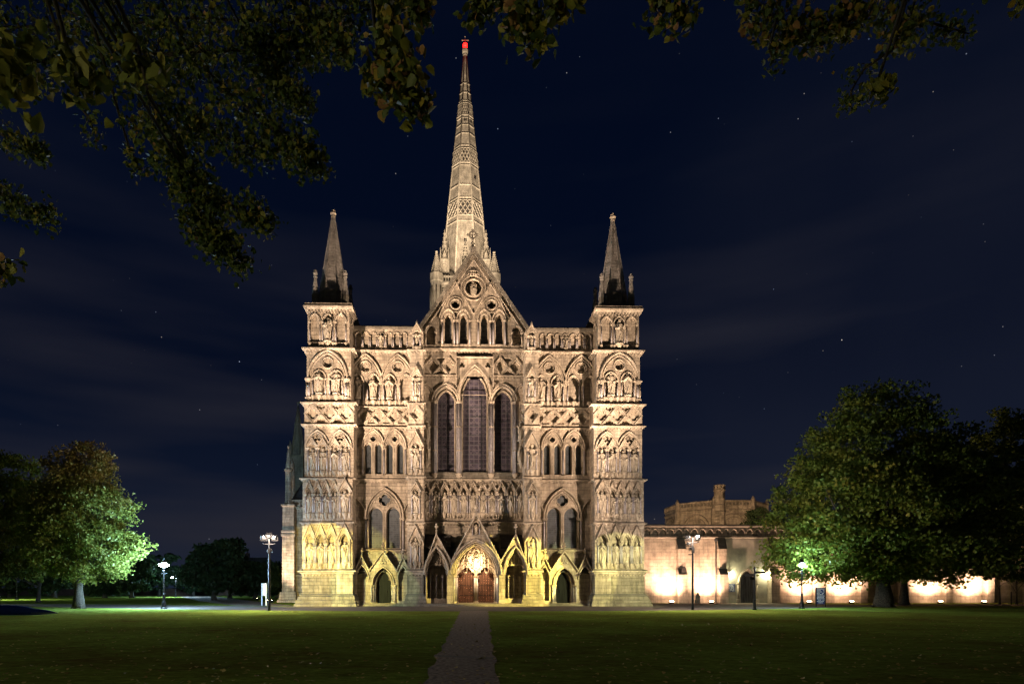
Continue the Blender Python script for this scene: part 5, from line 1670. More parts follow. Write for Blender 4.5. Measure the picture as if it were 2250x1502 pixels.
# wall lamps either side of the door
for px, nm in ((1597, 'left'), (1683, 'right')):
    lo = empty('wall_lamp', (WX(px)+(.25 if nm == 'left' else 0), yd-.22, WZ(1258)), label=f'small lit bulkhead wall lamp just {nm} of the pointed grey door in the cloister wall', cat='wall lamp', group='lamps beside the cloister door')
    mb = MB(); mb.lathe(0, 0, [(-.12,.09),(.02,.13),(.10,.09)], 8); mb.build('lamp_glass', 'lens_yellow', lo)
    mb = MB(); mb.box(-.09, .09, .02, .22, .06, .18); mb.lathe(0, 0, [(.10,.16),(.15,.05)], 8); mb.build('lamp_hood', 'iron', lo)
    point('wall_lamp_light', lo.location + Vector((0,-.12,-.1)), 650, (1,.93,.55), lo, .16)
# plaque
def sign(name, x, y, z0, w_, h_, mats, label, cat, legs=0, rz=0, lines=8, par=None, th=.05, head=True):
    o = empty(name, (x, y, 0), rz, label=label, cat=cat)
    mb = MB(); mb.box(-w_/2, w_/2, 0, th, z0, z0+h_); mb.build('panel', mats[0], o)
    mb = MB()
    r_ = random.Random(lines)
    for i in range(lines):
        zz = z0+h_-(i+1)*h_/(lines+1)
        xx = -w_*.40
        while xx < w_*.36:
            ww = r_.uniform(.08,.2)*w_
            if r_.random() < .82: mb.box(xx, min(xx+ww, w_*.42), -.006, 0, zz-h_*.018, zz+h_*.018)
            xx += ww+.03*w_
    if lines: mb.build('lettering', mats[1], o)
    for s in ((-1, 1) if legs else ()):
        mb = MB(); mb.box(s*w_/2-.05, s*w_/2+.05, -.03, .09, 0, z0+h_+.03); mb.build('post', mats[2], o)
    return o
sign('wall_sign', WX(1604.5)+.05, yd-.07, 1.35, .88, .92, ('sign_blue','white_paint','iron'), 'square blue plaque with white lines on the plastered wall left of the pointed door', 'sign', lines=9)
p = gp(1803, 1332); sign('notice_board', p.x, p.y, .25, .78, 1.55, ('sign_blue','white_paint','iron'), 'dark blue upright information board on two posts beside the path on the right', 'sign', 1, R(-18), 11)
p = gp(580, 1329.5); sign('notice_board', p.x, p.y, 1.0, .40, 1.25, ('sign_pale','sign_blue','sign_pale'), 'pale blue narrow panel on two tall legs by the left floodlight pole', 'sign', 1, R(20), 0)
# fingerpost
p = gp(1658, 1339)
fp = empty('fingerpost', p, label='black fingerpost with three arms in front of the pointed grey door', cat='signpost')
mb = MB(); mb.lathe(0, 0, [(0,.16),(.12,.16),(.14,.11),(.75,.10),(.8,.13),(.86,.13),(.9,.075),(3.25,.06),(3.3,.1),(3.36,.1),(3.5,.02)], 10); mb.build('post', 'iron', fp)
mb = MB(); mb.add([(.06,-.02,2.92),(.86,-.02,2.92),(.94,-.02,3.0),(.86,-.02,3.08),(.06,-.02,3.08),(.06,.02,2.92),(.86,.02,2.92),(.94,.02,3.0),(.86,.02,3.08),(.06,.02,3.08)], [(0,1,2,3,4),(9,8,7,6,5),(0,5,6,1),(1,6,7,2),(2,7,8,3),(3,8,9,4)]); mb.build('arm', 'iron', fp)
mb = MB(Matrix.Rotation(R(-35), 4, 'Z')); mb.box(-.75, -.06, -.02, .02, 2.70, 2.9); mb.build('arm', 'iron', fp)
mb = MB(Matrix.Rotation(R(25), 4, 'Z')); mb.box(-.55, -.06, -.02, .02, 2.42, 2.64); mb.build('arm', 'iron', fp)
# small grey sentry-shaped marker and blue bin by the wall
p = gp(1534.5, 1325.5)
o = empty('stone_marker', p, label='small pointed dark stone marker at the foot of the lit cloister wall', cat='marker')
mb = MB(); mb.poly([(-.21,0),(.21,0),(.21,.85),(0,1.25),(-.21,.85)], [], 0, .3); mb.build('marker_body', 'dark_stone', o); mb = MB(); mb.box(-.25,.25,-.03,.33,0,.12); mb.build('marker_foot', 'dark_stone', o)
p = gp(1529.5, 1325.2)
o = empty('litter_bin', p, label='small turquoise bin beside the pointed marker', cat='bin')
mb = MB(); mb.lathe(0, 0, [(0,.13),(.36,.15)], 10); mb.build('bin_body', 'bin_plastic', o); mb = MB(); mb.lathe(0, 0, [(.355,.16),(.40,.16),(.43,.1)], 10); mb.build('bin_lid', 'iron', o)

# uplights at the foot of the cloister wall
ups = [(1463,'first'),(1548,'second'),(1757,'third'),(1848,'fourth'),(2038,'fifth'),(2131,'sixth'),(2300,'seventh')]
for px, nm in ups:
    x = WX(px); yy = yw-2.0
    o = empty('ground_floodlight', (x, yy, 0), label=f'{nm} glowing ground floodlight from the cathedral along the foot of the cloister wall', cat='floodlight', group='floodlights along the cloister wall')
    mb = MB(); mb.add([(-.24,-.12,0),(.24,-.12,0),(.24,.16,0),(-.24,.16,0),(-.24,-.14,.22),(.24,-.14,.22),(.24,.05,.30),(-.24,.05,.30)], [(0,1,5,4),(1,2,6,5),(2,3,7,6),(3,0,4,7),(0,3,2,1)]); mb.build('housing', 'iron', o)
    mb = MB(); mb.add([(-.22,-.13,.225),(.22,-.13,.225),(.22,.04,.305),(-.22,.04,.305),(-.22,-.12,.20),(.22,-.12,.20),(.22,.05,.28),(-.22,.05,.28)], [(0,1,2,3),(7,6,5,4),(0,4,5,1),(1,5,6,2),(2,6,7,3),(3,7,4,0)]); mb.build('lens', 'lens_yellow', o)
    tgt = (x + (.6 if px < 1500 else 0), yw, 2.0)
    spot('wash', (x, yy-.05, .34), tgt, 650, 165, .9, (1,.62,.40), o, .12); spot('wash_high', (x, yy-.1, .36), (x, yw, 6.0), 9500, 125, 1, (1,.62,.42), o, .12)

# chapter house behind
yc = 62.0
ch = empty('chapter_house', (fx(1570, yc+9), yc+9, 0), label='octagonal stone chapter house with a stair turret rising behind the cloister wall', cat='building')
CXx = ch.location.x; q = lambda p: fz(p, yc, 1570)
H = q(1100); rad = 10.2
off = Matrix.Identity(4)
mb = MB()
mb.lathe(0, 0, [(0, rad),(q(1110), rad)], 8, 0); mb.build('wall', 'stone', ch)
mb = MB()
for z_, p_ in ((q(1119), .25),(q(1110),.2),(H,.3)): mb.lathe(0, 0, [(z_-.3, rad),(z_-.1, rad+p_),(z_+.1, rad+p_),(z_+.2, rad)], 8)
mb.build('string_course', 'stone', ch)
for i in range(8):
    A = 2*math.pi*i/8
    ap = rad*math.cos(math.pi/8); hw_ = rad*math.sin(math.pi/8)
    Mx = Matrix.Rotation(A+math.pi/2, 4, 'Z') @ Matrix.Translation((0, -ap, 0))
    if math.sin(A) > .3: continue
    mb = MB(Mx)
    nA = 11
    cs_ = [-hw_+(k+.5)*2*hw_/nA for k in range(nA)]
    mb.poly(rect(-hw_, hw_, q(1110), H), [arch(c, .5, q(1109), q(1104), .3, 4) for c in cs_], -.22, -.02)
    for c in cs_: mb.sweep(arc_pts(c, .55, q(1104), .32, 4), roll(.07, .08, -.22, 0))
    mb.box(-hw_, hw_, -.018, .3, q(1110), H, 1)  # darker back panel puts the shade of the arch recesses into the colour
    for c in cs_: mb.lathe(c, -.06, [(q(1124),.02),(q(1122),.16),(q(1120),.04)], 4)
    mb.build('parapet', ['stone', 'dark_stone'], ch)
    mb = MB(Mx)
    mb.sweep(arc_pts(0, 5.2, q(1158), q(1133)-q(1158), 10), roll(.3, .3, -.02, 0))
    mb.sweep(arc_pts(0, 4.2, q(1160), q(1139)-q(1160), 10), roll(.2, .15, -.02, 0))
    mb.build('window_arch', 'stone', ch)
    B = A+math.pi/8
    mb = MB()
    mb.lathe(rad*math.cos(B)*1.0, rad*math.sin(B)*1.0, [(0,.75),(q(1125),.7),(q(1112),.45),(H+.4,.4),(H+.6,.3),(H+1.0,.1)], 8); mb.build('buttress', 'stone', ch)
mb = MB()
tx = fx(1578, yc) - CXx
mb.lathe(tx, -9.6, [(0,1.15),(q(1126),1.12),(q(1125),1.25),(q(1123),1.1),(q(1112),1.1),(q(1111),1.2),(q(1109),1.05),(q(1080),1.02),(q(1079),1.18),(q(1077),1.18),(q(1076),1.05),(q(1069),1.05),(q(1067),1.2),(q(1066),1.1)], 8)
for k in range(8):
    a = 2*math.pi*k/8
    mb.lathe(tx+1.05*math.cos(a), -9.6+1.05*math.sin(a), [(q(1074),.03),(q(1072.5),.16),(q(1071),.03)], 6, 1)
mb.box(tx+.3, tx+.5, -10.75, -10.5, q(1096), q(1085), 1)
mb.build('stair_turret', ['stone', 'recess'], ch)
mb = MB(); mb.lathe(0, 0, [(H-.8, rad-.6),(H+1.6, 1.0),(H+2.4, .1)], 8); mb.build('roof', 'lead', ch)

# ================================================================ floodlight poles
def head(o, loc, rz, rx, lit, mat='lens_warm', s=1.0):
    """boxy floodlight with yoke; lens faces -Y of its own frame"""
    Mx = Matrix.Translation(loc) @ Matrix.Rotation(rz, 4, 'Z') @ Matrix.Rotation(rx, 4, 'X') @ Matrix.Scale(s, 4)
    mb = MB(Mx)
    mb.add([(-.22,-.12,-.15),(.22,-.12,-.15),(.22,-.12,.15),(-.22,-.12,.15),(-.13,.16,-.08),(.13,.16,-.08),(.13,.16,.08),(-.13,.16,.08)],
           [(4,5,6,7),(0,4,7,3),(1,2,6,5),(0,1,5,4),(3,7,6,2)])
    mb.box(-.26,-.23,-.05,.05,-.2,.05); mb.box(.23,.26,-.05,.05,-.2,.05); mb.box(-.26,.26,-.05,.05,-.24,-.2)
    h = mb.build('floodlight', 'iron', o)
    mb = MB(Mx); mb.add([(-.21,-.121,-.14),(.21,-.121,-.14),(.21,-.121,.14),(-.21,-.121,.14),(-.21,-.10,-.14),(.21,-.10,-.14),(.21,-.10,.14),(-.21,-.10,.14)], [(0,1,2,3),(7,6,5,4),(0,4,5,1),(1,5,6,2),(2,6,7,3),(3,7,4,0)])
    mb.build('lens', mat if lit else 'lead', h)
def pole(px, py, ph, label, left):
    p = gp(px, py)
    o = empty('floodlight_pole', p, label=label, cat='floodlight pole')
    D = (p - Vector((CX,CY,0))).length
    hz = (PYH-ph)/FPX*D*.999+CZ
    mb = MB(); mb.lathe(0, 0, [(0,.14),(.05,.14),(.06,.10),(1.0,.095),(hz-.6,.06),(hz-.1,.055)], 10); mb.build('pole', 'iron', o)
    mb = MB(); mb.tube([(-.5,0,hz-.45),(-.3,0,hz-.5),(.3,0,hz-.5),(.5,0,hz-.45)], .03, 6)
    mb.tube([(0,0,hz-.8),(0,.3,hz-.75),(0,.5,hz-.9)], .025, 6); mb.box(-.08,.08,-.16,-.05,hz-1.2,hz-.9); mb.build('bracket', 'iron', o)
    return o, hz
pl, hl = pole(591.5, 1341, 1186, 'thin dark pole with two lit floodlights left of the cathedral front', True)
for dx, rz, rx in ((-.42, R(200), R(-24)), (.42, R(170), R(-24))): head(pl, (dx, 0, hl), rz, rx, True)
head(pl, (0, -.05, hl+.2), R(175), R(-35), False)
for dx in (-.42, .42):   # side-glare lamps seen lit from the camera
    mb = MB(); mb.lathe(dx, -.05, [(hl-.10,.06),(hl-.04,.11),(hl+.04,.11),(hl+.10,.06)], 12); mb.build('lamp_bulb', 'lens_warm', pl)
head(pl, (-.05, .35, hl-.95), R(215), R(-8), True, 'lens_yellow', .8)
pr_, hr = pole(1522, 1339, 1184, 'thin dark pole with floodlights standing before the cloister wall right of the cathedral', False)
for dx, rz, rx, lit in ((-.42, R(160), R(-24), True), (.42, R(200), R(-30), True)): head(pr_, (dx, 0, hr-.12), rz, rx, lit)
head(pr_, (-.35, 0, hr-.62), R(140), R(-8), True, 'lens_yellow', .8); head(pr_, (.0, .25, hr-.95), R(150), R(-8), False, 'lead', .8)
mb = MB(); mb.lathe(.40, -.05, [(hr-.08,.05),(hr-.03,.09),(hr+.03,.09),(hr+.08,.05)], 12); mb.build('lamp_bulb', 'lens_warm', pr_)
mb = MB(); mb.box(-.1,.1,-.14,-.04,hr-1.35,hr-.95); mb.box(-.34,-.06,-.05,.05,hr-1.5,hr-1.42); mb.build('junction_box', 'iron', pr_)
PLp = Vector((pl.location.x, pl.location.y, hl)); PRp = Vector((pr_.location.x, pr_.location.y, hr-.1))

# ---- the light each pole throws on the west front (towards the same fittings)
LT = globals().get('LT', 1.0)
def two(P, s, k=1.0):
    o = pl if s < 0 else pr_
    P = P + Vector((0, .3, .1))
    # upper parts: narrow steep beam, strong because far and raking
    spot('beam_high', P, (s*2.0, 0, 34), 62000*k, 62, .9, WARM, o)
    spot('beam_own_tower', P, (s*13.5, -2, 27), 26000*k, 60, 1, WARM, o)
    spot('beam_middle', P, (s*-1.0, 0, 19), 21000*k, 84, 1, WARM, o)
    spot('beam_low', P, (s*7, 0, 7), 1500*k, 130, 1, PINK, o)
two(PLp, -1, 1.16)
two(PRp, 1, .86)
# yellow-green low lamps with a sharply cut beam
spot('yellow_beam', PLp + Vector((-.25,.9,-.95)), (-14.6,-2,2.6), 17000, 56, .10, YEL, pl, .05)
spot('green_beam', PLp + Vector((.25,.9,-.95)), (-9.2,0,1.2), 6500, 34, .12, (.62,.95,.45), pl, .05)
spot('yellow_beam', PRp + Vector((-.45,.9,-.6)), (5.0,-2,3.0), 60000, 28, .06, YEL, pr_, .05)
spot('green_beam', PRp + Vector((0,.9,-.9)), (14.2,-2,2.4), 7500, 54, .10, YGR, pr_, .05)
spot('green_beam', PRp + Vector((-.2,.9,-.9)), (9.0,0,2.0), 6500, 34, .15, (.95,.88,.30), pr_, .05)

for P_, o_ in ((PLp, pl), (PRp, pr_)): point('spill', P_ + Vector((0,-.3,0)), 4800, (1,.80,.62), o_, .9)
# porch lamp light
point('porch_light', lamp.location + Vector((0,0,.0)), 2600, (1,.70,.36), lamp, .19)

# added unseen floodlights, put on the roofs to light the spire
for i, (x, yy, z, sx_) in enumerate(((-3.0, 34, 29.9, 1), (3.0, 34, 29.9, 1), (-9.5, 30, 16.6, 1), (9.5, 30, 16.6, 1))):
    o = empty('added_roof_floodlight', (x, yy, z), label=f"added unseen floodlight on the {'nave' if i < 2 else 'aisle'} roof, {'north' if x < 0 else 'south'} of the ridge, aimed up at the spire", cat='floodlight', group='added floodlights on the roof')
    head(o, (0,0,.4), R(180), R(-45), True)
    mb = MB(); mb.box(-.2,.2,-.2,.2,-.3,.16); mb.build('bracket', 'iron', o)
    spot('beam', (x, yy+.3, z+.5), (TC, SY, 104), 270000 if i < 2 else 110000, 34, .8, SPIREC, o)
    spot('beam', (x, yy+.3, z+.5), (TC, SY, 72), 32000 if i < 2 else 18000, 46, .9, SPIREC, o)
# added unseen floodlight on the cloister roof to light the chapter house
o = empty('added_roof_floodlight', (WX(1520), yw+5, 7.0), label='added unseen floodlight on the cloister roof aimed at the chapter house', cat='floodlight', group='added floodlights on the roof')
head(o, (0,0,.4), R(180), R(-20), True)
mb = MB(); mb.box(-.2,.2,-.2,.2,-7,.16); mb.build('bracket', 'iron', o)
spot('beam', (WX(1520), yw+5.3, 7.5), (fx(1545, yc), yc, 13), 80000, 60, .8, (1,.66,.36), o)

# ground floodlights at left: two small bright ones behind the pole, one in the grass
for px, py, tg, pw, nm in ((588,1322,(-21,16,11.5),11000,'left of a pair of small ground floodlights behind the left pole'),(598,1322,(-15.5,16,9),8000,'right of a pair of small ground floodlights behind the left pole'),(565,1317,(-24,22,1.5),260,'single small ground floodlight in the grass beyond the pale notice panel')):
    p = gp(px, py+1.5)
    o = empty('ground_floodlight', p, label=nm, cat='floodlight', group='ground floodlights on the north lawn')
    head(o, (0,0,.28), R(180), R(-30), True, 'lens_yellow', .9)
    mb = MB(); mb.lathe(0, 0, [(0,.1),(.12,.1),(.14,.05),(.2,.05)], 8); mb.build('spike', 'iron', o)
    mb = MB(); mb.lathe(0, -.05, [(.25,.04),(.30,.08),(.35,.04)], 8); mb.build('lamp_bulb', 'lens_yellow', o)
    spot('beam', p + Vector((0,-.8 if px != 565 else .15,.42)), tg, pw, 64 if px != 565 else 110, 1, (1,.72,.52) if px != 565 else (1,.85,.2), o)

# ================================================================ street lamps
def street_lamp(p, H_, label, lit=1, col_=BLUE, power=1500, mat='lens_blue', gl=.15):
    o = empty('street_lamp', p, label=label, cat='street lamp', group='old-fashioned lamp posts')
    mb = MB(); mb.lathe(0, 0, [(0,.26),(.08,.26),(.12,.22),(.35,.18),(.55,.16),(.62,.12),(1.2,.085),(1.25,.11),(1.3,.075),(H_-.6,.05),(H_-.5,.09),(H_-.45,.05),(H_-.32,.06)], 10)
    mb.tube([(-.28,0,H_-.75),(.28,0,H_-.75)], .018, 5); mb.build('post', 'iron', o)
    mb = MB()
    mb.lathe(0, 0, [(H_-.32,.10),(H_-.30,.13)], 6)
    for k in range(6):
        a = 2*math.pi*(k+.5)/6
        mb.tube([(.12*math.cos(a),.12*math.sin(a),H_-.3),(.23*math.cos(a),.23*math.sin(a),H_+.18)], .012, 4)
    mb.lathe(0, 0, [(H_+.17,.26),(H_+.20,.27),(H_+.38,.10),(H_+.40,.13),(H_+.50,.03),(H_+.58,.04),(H_+.62,.01)], 6); mb.build('lantern', 'iron', o)
    mb = MB(); mb.lathe(0, 0, [(H_-.22,.05),(H_-.1,gl),(H_+.05,gl),(H_+.14,.06)], 10); mb.build('lamp_globe', mat, o)
    if power: point('lamp_light', p + Vector((0,0,H_-.04)), power, col_, o, gl+.32)
    return o
bc = (.42, .74, 1.0)
street_lamp(gp(360, 1336), 3.75, 'lit blue-white lamp post on the path between the left tree and the cathedral', power=15500, col_=bc, gl=.38)
pp = gp(386, 1311); street_lamp(pp, 4.0, 'lit blue-white lamp post far off, just right of the nearer one', power=14000, col_=bc, gl=.85)
street_lamp(gp(1762, 1336), 3.75, 'lit lamp post under the left edge of the large right-hand tree', power=2000, col_=(.50,.85,.85), gl=.20)
street_lamp(gp(37, 1317), 4.6, 'lamp post standing among the trees near the left edge, half hidden by leaves', power=3500, col_=(.62,.85,.62), gl=.14)
street_lamp(gp(-2, 1317), 4.6, 'lamp post base cut by the left edge of the picture', power=3500, col_=(.8,.85,.45), gl=.14)

# ================================================================ long dark blue sculpture on the left lawn
o = empty('blue_sculpture', gp(20, 1352), label='long low glossy dark blue streamlined form lying on the grass at the left edge', cat='sculpture')
p0 = gp(126, 1350); k = FPX/p0.y if False else None
D = CY and (gp(60, 1356) - Vector((CX, CY, 0))).length
s_ = (gp(160,1352)-gp(60,1352)).length/100     # metres per pixel there
mb = MB()
prof = [(126,1347,.3),(122,1345,1.5),(112,1342,3.2),(100,1339.5,4.6),(85,1339,6.0),(72,1337.5,8),(60,1334,10.5),(45,1333,11.5),(20,1332.5,12),(-20,1332,12.5),(-70,1333,12),(-130,1338,8),(-150,1345,1)]
bot = {126:1347.5}
n = 14; vs = []; fs = []
base = gp(20, 1352)
for px, tp, hw_ in prof:
    xx = (px-20)*s_
    t_ = max(0, min(1, (px-20)/106)); bz_ = 0.02 + (.16*t_**3 if px > 20 else 0)
    zt_ = (1356.5-4.5*t_-tp)*s_ if px > 0 else (1356-tp)*s_
    zc = (zt_+bz_)/2; rz2 = max(.02, (zt_-bz_)/2)
    for i in range(n):
        a = 2*math.pi*i/n
        c_, s2 = math.cos(a), math.sin(a)
        vs.append((xx, hw_*s_*.9*math.copysign(abs(c_)**.8, c_), zc + rz2*math.copysign(abs(s2)**.75, s2)))
for q_ in range(len(prof)-1):
    for i in range(n):
        j = (i+1) % n; fs.append((q_*n+i, q_*n+j, (q_+1)*n+j, (q_+1)*n+i))
fs.append(tuple(range(n))); fs.append(tuple((len(prof)-1)*n+i for i in reversed(range(n))))
mb.add(vs, fs, 0, True); body = mb.build('body', 'blue_metal', o)
body.modifiers.new('s', 'SUBSURF').render_levels = 2
mb = MB(); mb.tube([((px-20)*s_, -hw_*s_*.86, (1352-1346.5)*s_+.03) for px, tp, hw_ in prof[1:6]], .018, 5)
mb.build('trim_strip', 'purbeck', o)

street_lamp(Vector((-13.5,-71,0)), 3.9, 'added unseen lamp post behind the camera lighting the near leaves and lawn', power=4600, col_=(1,.86,.50), mat='lens_yellow', gl=.16)  # added unseen lamp, put in to light the near leaves and lawn
# ================================================================ trees
def tree(name, base, H_, crown, trunk_r, label, mat, nleaf, leaf, seed, trunk_h=None, group=None, limbs=9, tint=(0,1), shape='quad', clump=.55, lean=0, autumn_top=False, nclump=None):
    """crown: list of ellipsoids (dx,dy,z,rx,ry,rz). Leaves gather in clumps towards the outside."""
    r_ = random.Random(seed); g = np.random.default_rng(seed)
    o = empty(name, base, label=label, cat='tree', group=group)
    zt_ = trunk_h or H_*.5
    mb = MB()
    pts = []; rad_ = []
    for i in range(9):
        t = i/8; pts.append((lean*t + r_.uniform(-.06,.06)*trunk_r*2, r_.uniform(-.06,.06)*trunk_r*2, zt_*t))
        rad_.append(trunk_r*(1.5-2.4*t if t < .2 else 1.08-.6*t))
    mb.tube(pts, rad_, 10)
    for k in range(6):
        a = 2*math.pi*k/6+r_.random(); mb.tube([(trunk_r*1.6*math.cos(a), trunk_r*1.6*math.sin(a), -.05),(trunk_r*.9*math.cos(a), trunk_r*.9*math.sin(a), .5*trunk_r+.25),(trunk_r*.7*math.cos(a), trunk_r*.7*math.sin(a), 1.2)], [.14*trunk_r+.03,.25*trunk_r,.1*trunk_r], 6)
    mb.build('trunk', 'bark', o)
    mb = MB()
    tot = sum(c[3]*c[4]*c[5] for c in crown)
    cl = []
    nclump = nclump or max(40, nleaf//90)
    for c in crown:
        m_ = max(3, int(nclump*c[3]*c[4]*c[5]/tot))
        for i in range(m_):
            v = g.normal(0,1,3); v /= np.linalg.norm(v); rr = g.uniform(.45, 1.0)**.6
            rr *= 1+.10*math.sin(v[0]*5+seed)+.08*math.sin(v[2]*7+v[1]*4)
            cl.append((c[0]+v[0]*c[3]*rr, c[1]+v[1]*c[4]*rr, c[2]+v[2]*c[5]*rr))
    cl = np.array(cl); cl[:,2] = np.maximum(cl[:,2], leaf*2)
    for i in range(limbs):
        q = cl[r_.randrange(len(cl))]; t = r_.uniform(.30, .95); z0 = zt_*t
        s0 = Vector((lean*t, 0, z0)); e = Vector(q); m_ = (s0+e)/2 + Vector((0,0,-.08*(e-s0).length))
        mb.tube([s0, (s0+m_)/2+Vector((0,0,.1)), m_, (m_+e)/2+Vector((r_.uniform(-.3,.3), 0, .1)), e], [trunk_r*.42*(1.1-t*.5), trunk_r*.34, trunk_r*.22, trunk_r*.13, .02], 6)
        for k in range(3):
            q2 = Vector(cl[r_.randrange(len(cl))])
            if (q2-m_).length < (e-s0).length: mb.tube([m_, (m_+q2)/2, q2], [trunk_r*.15, trunk_r*.08, .015], 5)
    mb.build('branches', 'bark', o)
    idx = g.integers(0, len(cl), nleaf)
    off_ = g.normal(0, 1, (nleaf, 3)); off_ /= np.linalg.norm(off_, axis=1)[:,None]
    off_ *= (g.random(nleaf)**.5)[:,None]*clump*np.array([1.25,1.25,.7])*g.uniform(.6,1.5,len(cl))[idx][:,None]
    P = cl[idx] + off_
    ct = g.random(len(cl))
    hh = (P[:,2]-cl[:,2].min())/(np.ptp(cl[:,2])+1e-6)
    tn = .55*ct[idx] + .45*g.random(nleaf)
    if autumn_top: tn = np.clip(tn*.45 + np.clip(hh*1.1-.5, 0, .5), 0, 1)
    tn = tint[0] + (tint[1]-tint[0])*tn
    me = leaves_mesh(P, g.uniform(.7,1.3,nleaf)*leaf, tn, mat, 'crown', seed, shape=shape)
    c_ = bpy.data.objects.new('crown', me); col.objects.link(c_); c_.parent = o
    return o
# large tree right of the front
p = gp(1941, 1333)
tree('lime_tree', p, 20, [(0,0,9.0,9.6,8.5,5.6),(-.6,0,13.5,7.0,6.5,5.4),(-.6,0,17.6,3.9,3.8,2.9),(0,0,4.9,10.2,9,2.7),(5,-1,5.0,7,6,2.5),(4.0,0,11,6,6,5),(-5.2,-1,5.4,5.0,5,3.0)], .62,
     'large broad tree with dense green crown standing on the lawn before the cloister wall', 'leaf_green', 110000, .30, 11, 8, limbs=26, clump=.95, shape='quad', nclump=1300)
p = gp(173, 1336)
tree('maple_tree', p, 14.5, [(.5,0,5.2,4.5,4.2,2.8),(.2,0,8.2,3.9,3.9,3.4),(.5,0,11.6,2.4,2.4,2.7),(-1.4,0,7.2,3.0,3.2,3.4),(-.8,0,10.4,2.3,2.5,2.6)], .36,
     'medium round tree turning orange at the top beside the left path', 'leaf_autumn', 52000, .22, 21, 6, limbs=22, clump=.7, autumn_top=True, nclump=800)
def depth_pt(px, Y): return Vector((fx(px, Y), Y, 0))
tree('dark_tree', depth_pt(-20, 3), 17, [(0,0,7.2,6.2,6,4.6),(.8,0,11.4,4.6,4.5,4.4)], .4, 'tall dark tree cut by the left edge of the picture', 'leaf_green', 34000, .32, 31, 7, limbs=12, clump=.8)
tree('dark_tree', depth_pt(84, 16), 11, [(0,0,6.2,4.6,4,3.4),(-3,0,6.4,4,3,3)], .2, 'small slim-trunked tree further back between the lamp post and the orange-topped tree', 'leaf_green', 9000, .28, 32, 5, limbs=8, clump=.8, lean=.5)
tree('dark_tree', depth_pt(2300, 6), 23, [(-4,0,10.4,6.5,6,5.6),(-1.5,0,16,7,6,6.2),(3,0,12,6,6,7)], .34, 'tall dark tree at the right edge behind the large tree', 'leaf_green', 52000, .36, 33, 8, limbs=14, clump=.9)
tree('dark_tree', depth_pt(1986, 2), 17, [(3,0,9,6.5,5,5),(4,0,13,5,5,4),(4,0,5.5,6,5,2)], .35, 'dark tree whose straight trunk shows right of the large trunk', 'leaf_green', 40000, .34, 34, 8, limbs=12, clump=.8)
for i, px in enumerate((2197, 2234)):
    tree('young_tree', depth_pt(px, 4), 4.6, [(0,0,3.6,1.8,1.6,1.1)], .07, ('slim young tree on the right with a thin straight trunk, left of two' if i == 0 else 'slim young tree on the right with a thin straight trunk, right of two'), 'leaf_green', 2200, .22, 36+i, 3.2, limbs=6, clump=.45, group='slim young trees by the cloister wall')
o = empty('post', depth_pt(2222, 4), label='short plain dark post between the two slim young trees', cat='post'); mb = MB(); mb.lathe(0, 0, [(0,.06),(1.35,.05),(1.4,.02)], 8); mb.build('post_shaft', 'iron', o)
# cedar behind the cloister wall
o = tree('cedar_tree', depth_pt(1715, 40), 17, [(0,0,z_,9.5-abs(z_-9)*.55,6,.75) for z_ in (6.5,8.4,10.4,12.4,14.2)], .4, 'dark flat-layered cedar rising behind the cloister wall', 'leaf_dark', 15000, .34, 41, 14, limbs=22, clump=.7)
# far trees along the north edge of the close
far = [(470,1176,95,6.5,'round dark tree far off, left of the pale house window'),(505,1200,110,6,'wide dark tree far off near the left floodlight pole'),(425,1225,150,8,'low dark tree far off behind the second lamp post'),(560,1228,105,5.5,'dark tree far off just left of the left floodlight pole'),
       (350,1215,150,9,'dark bushy tree far behind the brightest lamp post'),(290,1225,120,7,'dark tree far off right of the orange-topped tree'),(610,1235,112,5,'low dark tree far off touching the north porch'),(230,1240,120,6,'low dark tree far off behind the orange-topped tree'),(120,1235,125,8,'wide dark tree far off behind the small slim-trunked tree'),(20,1225,125,9,'dark tree far off behind the left edge')]
for i, (px, py, D_, w_, lab) in enumerate(far):
    Y = CY+D_; b_ = depth_pt(px, Y); H_ = (PYH-py)/FPX*D_+1.7
    tree('distant_tree', b_, H_, [(0,0,H_*.52,w_*.62,w_*.5,H_*.42),(w_*.25,0,H_*.72,w_*.38,w_*.4,H_*.24),(-w_*.3,0,H_*.42,w_*.5,w_*.4,H_*.34)], .3, lab, 'leaf_dark', 6500, .6, 50+i, H_*.5, limbs=4, clump=1.0, group='dark trees along the far edge of the lawn')
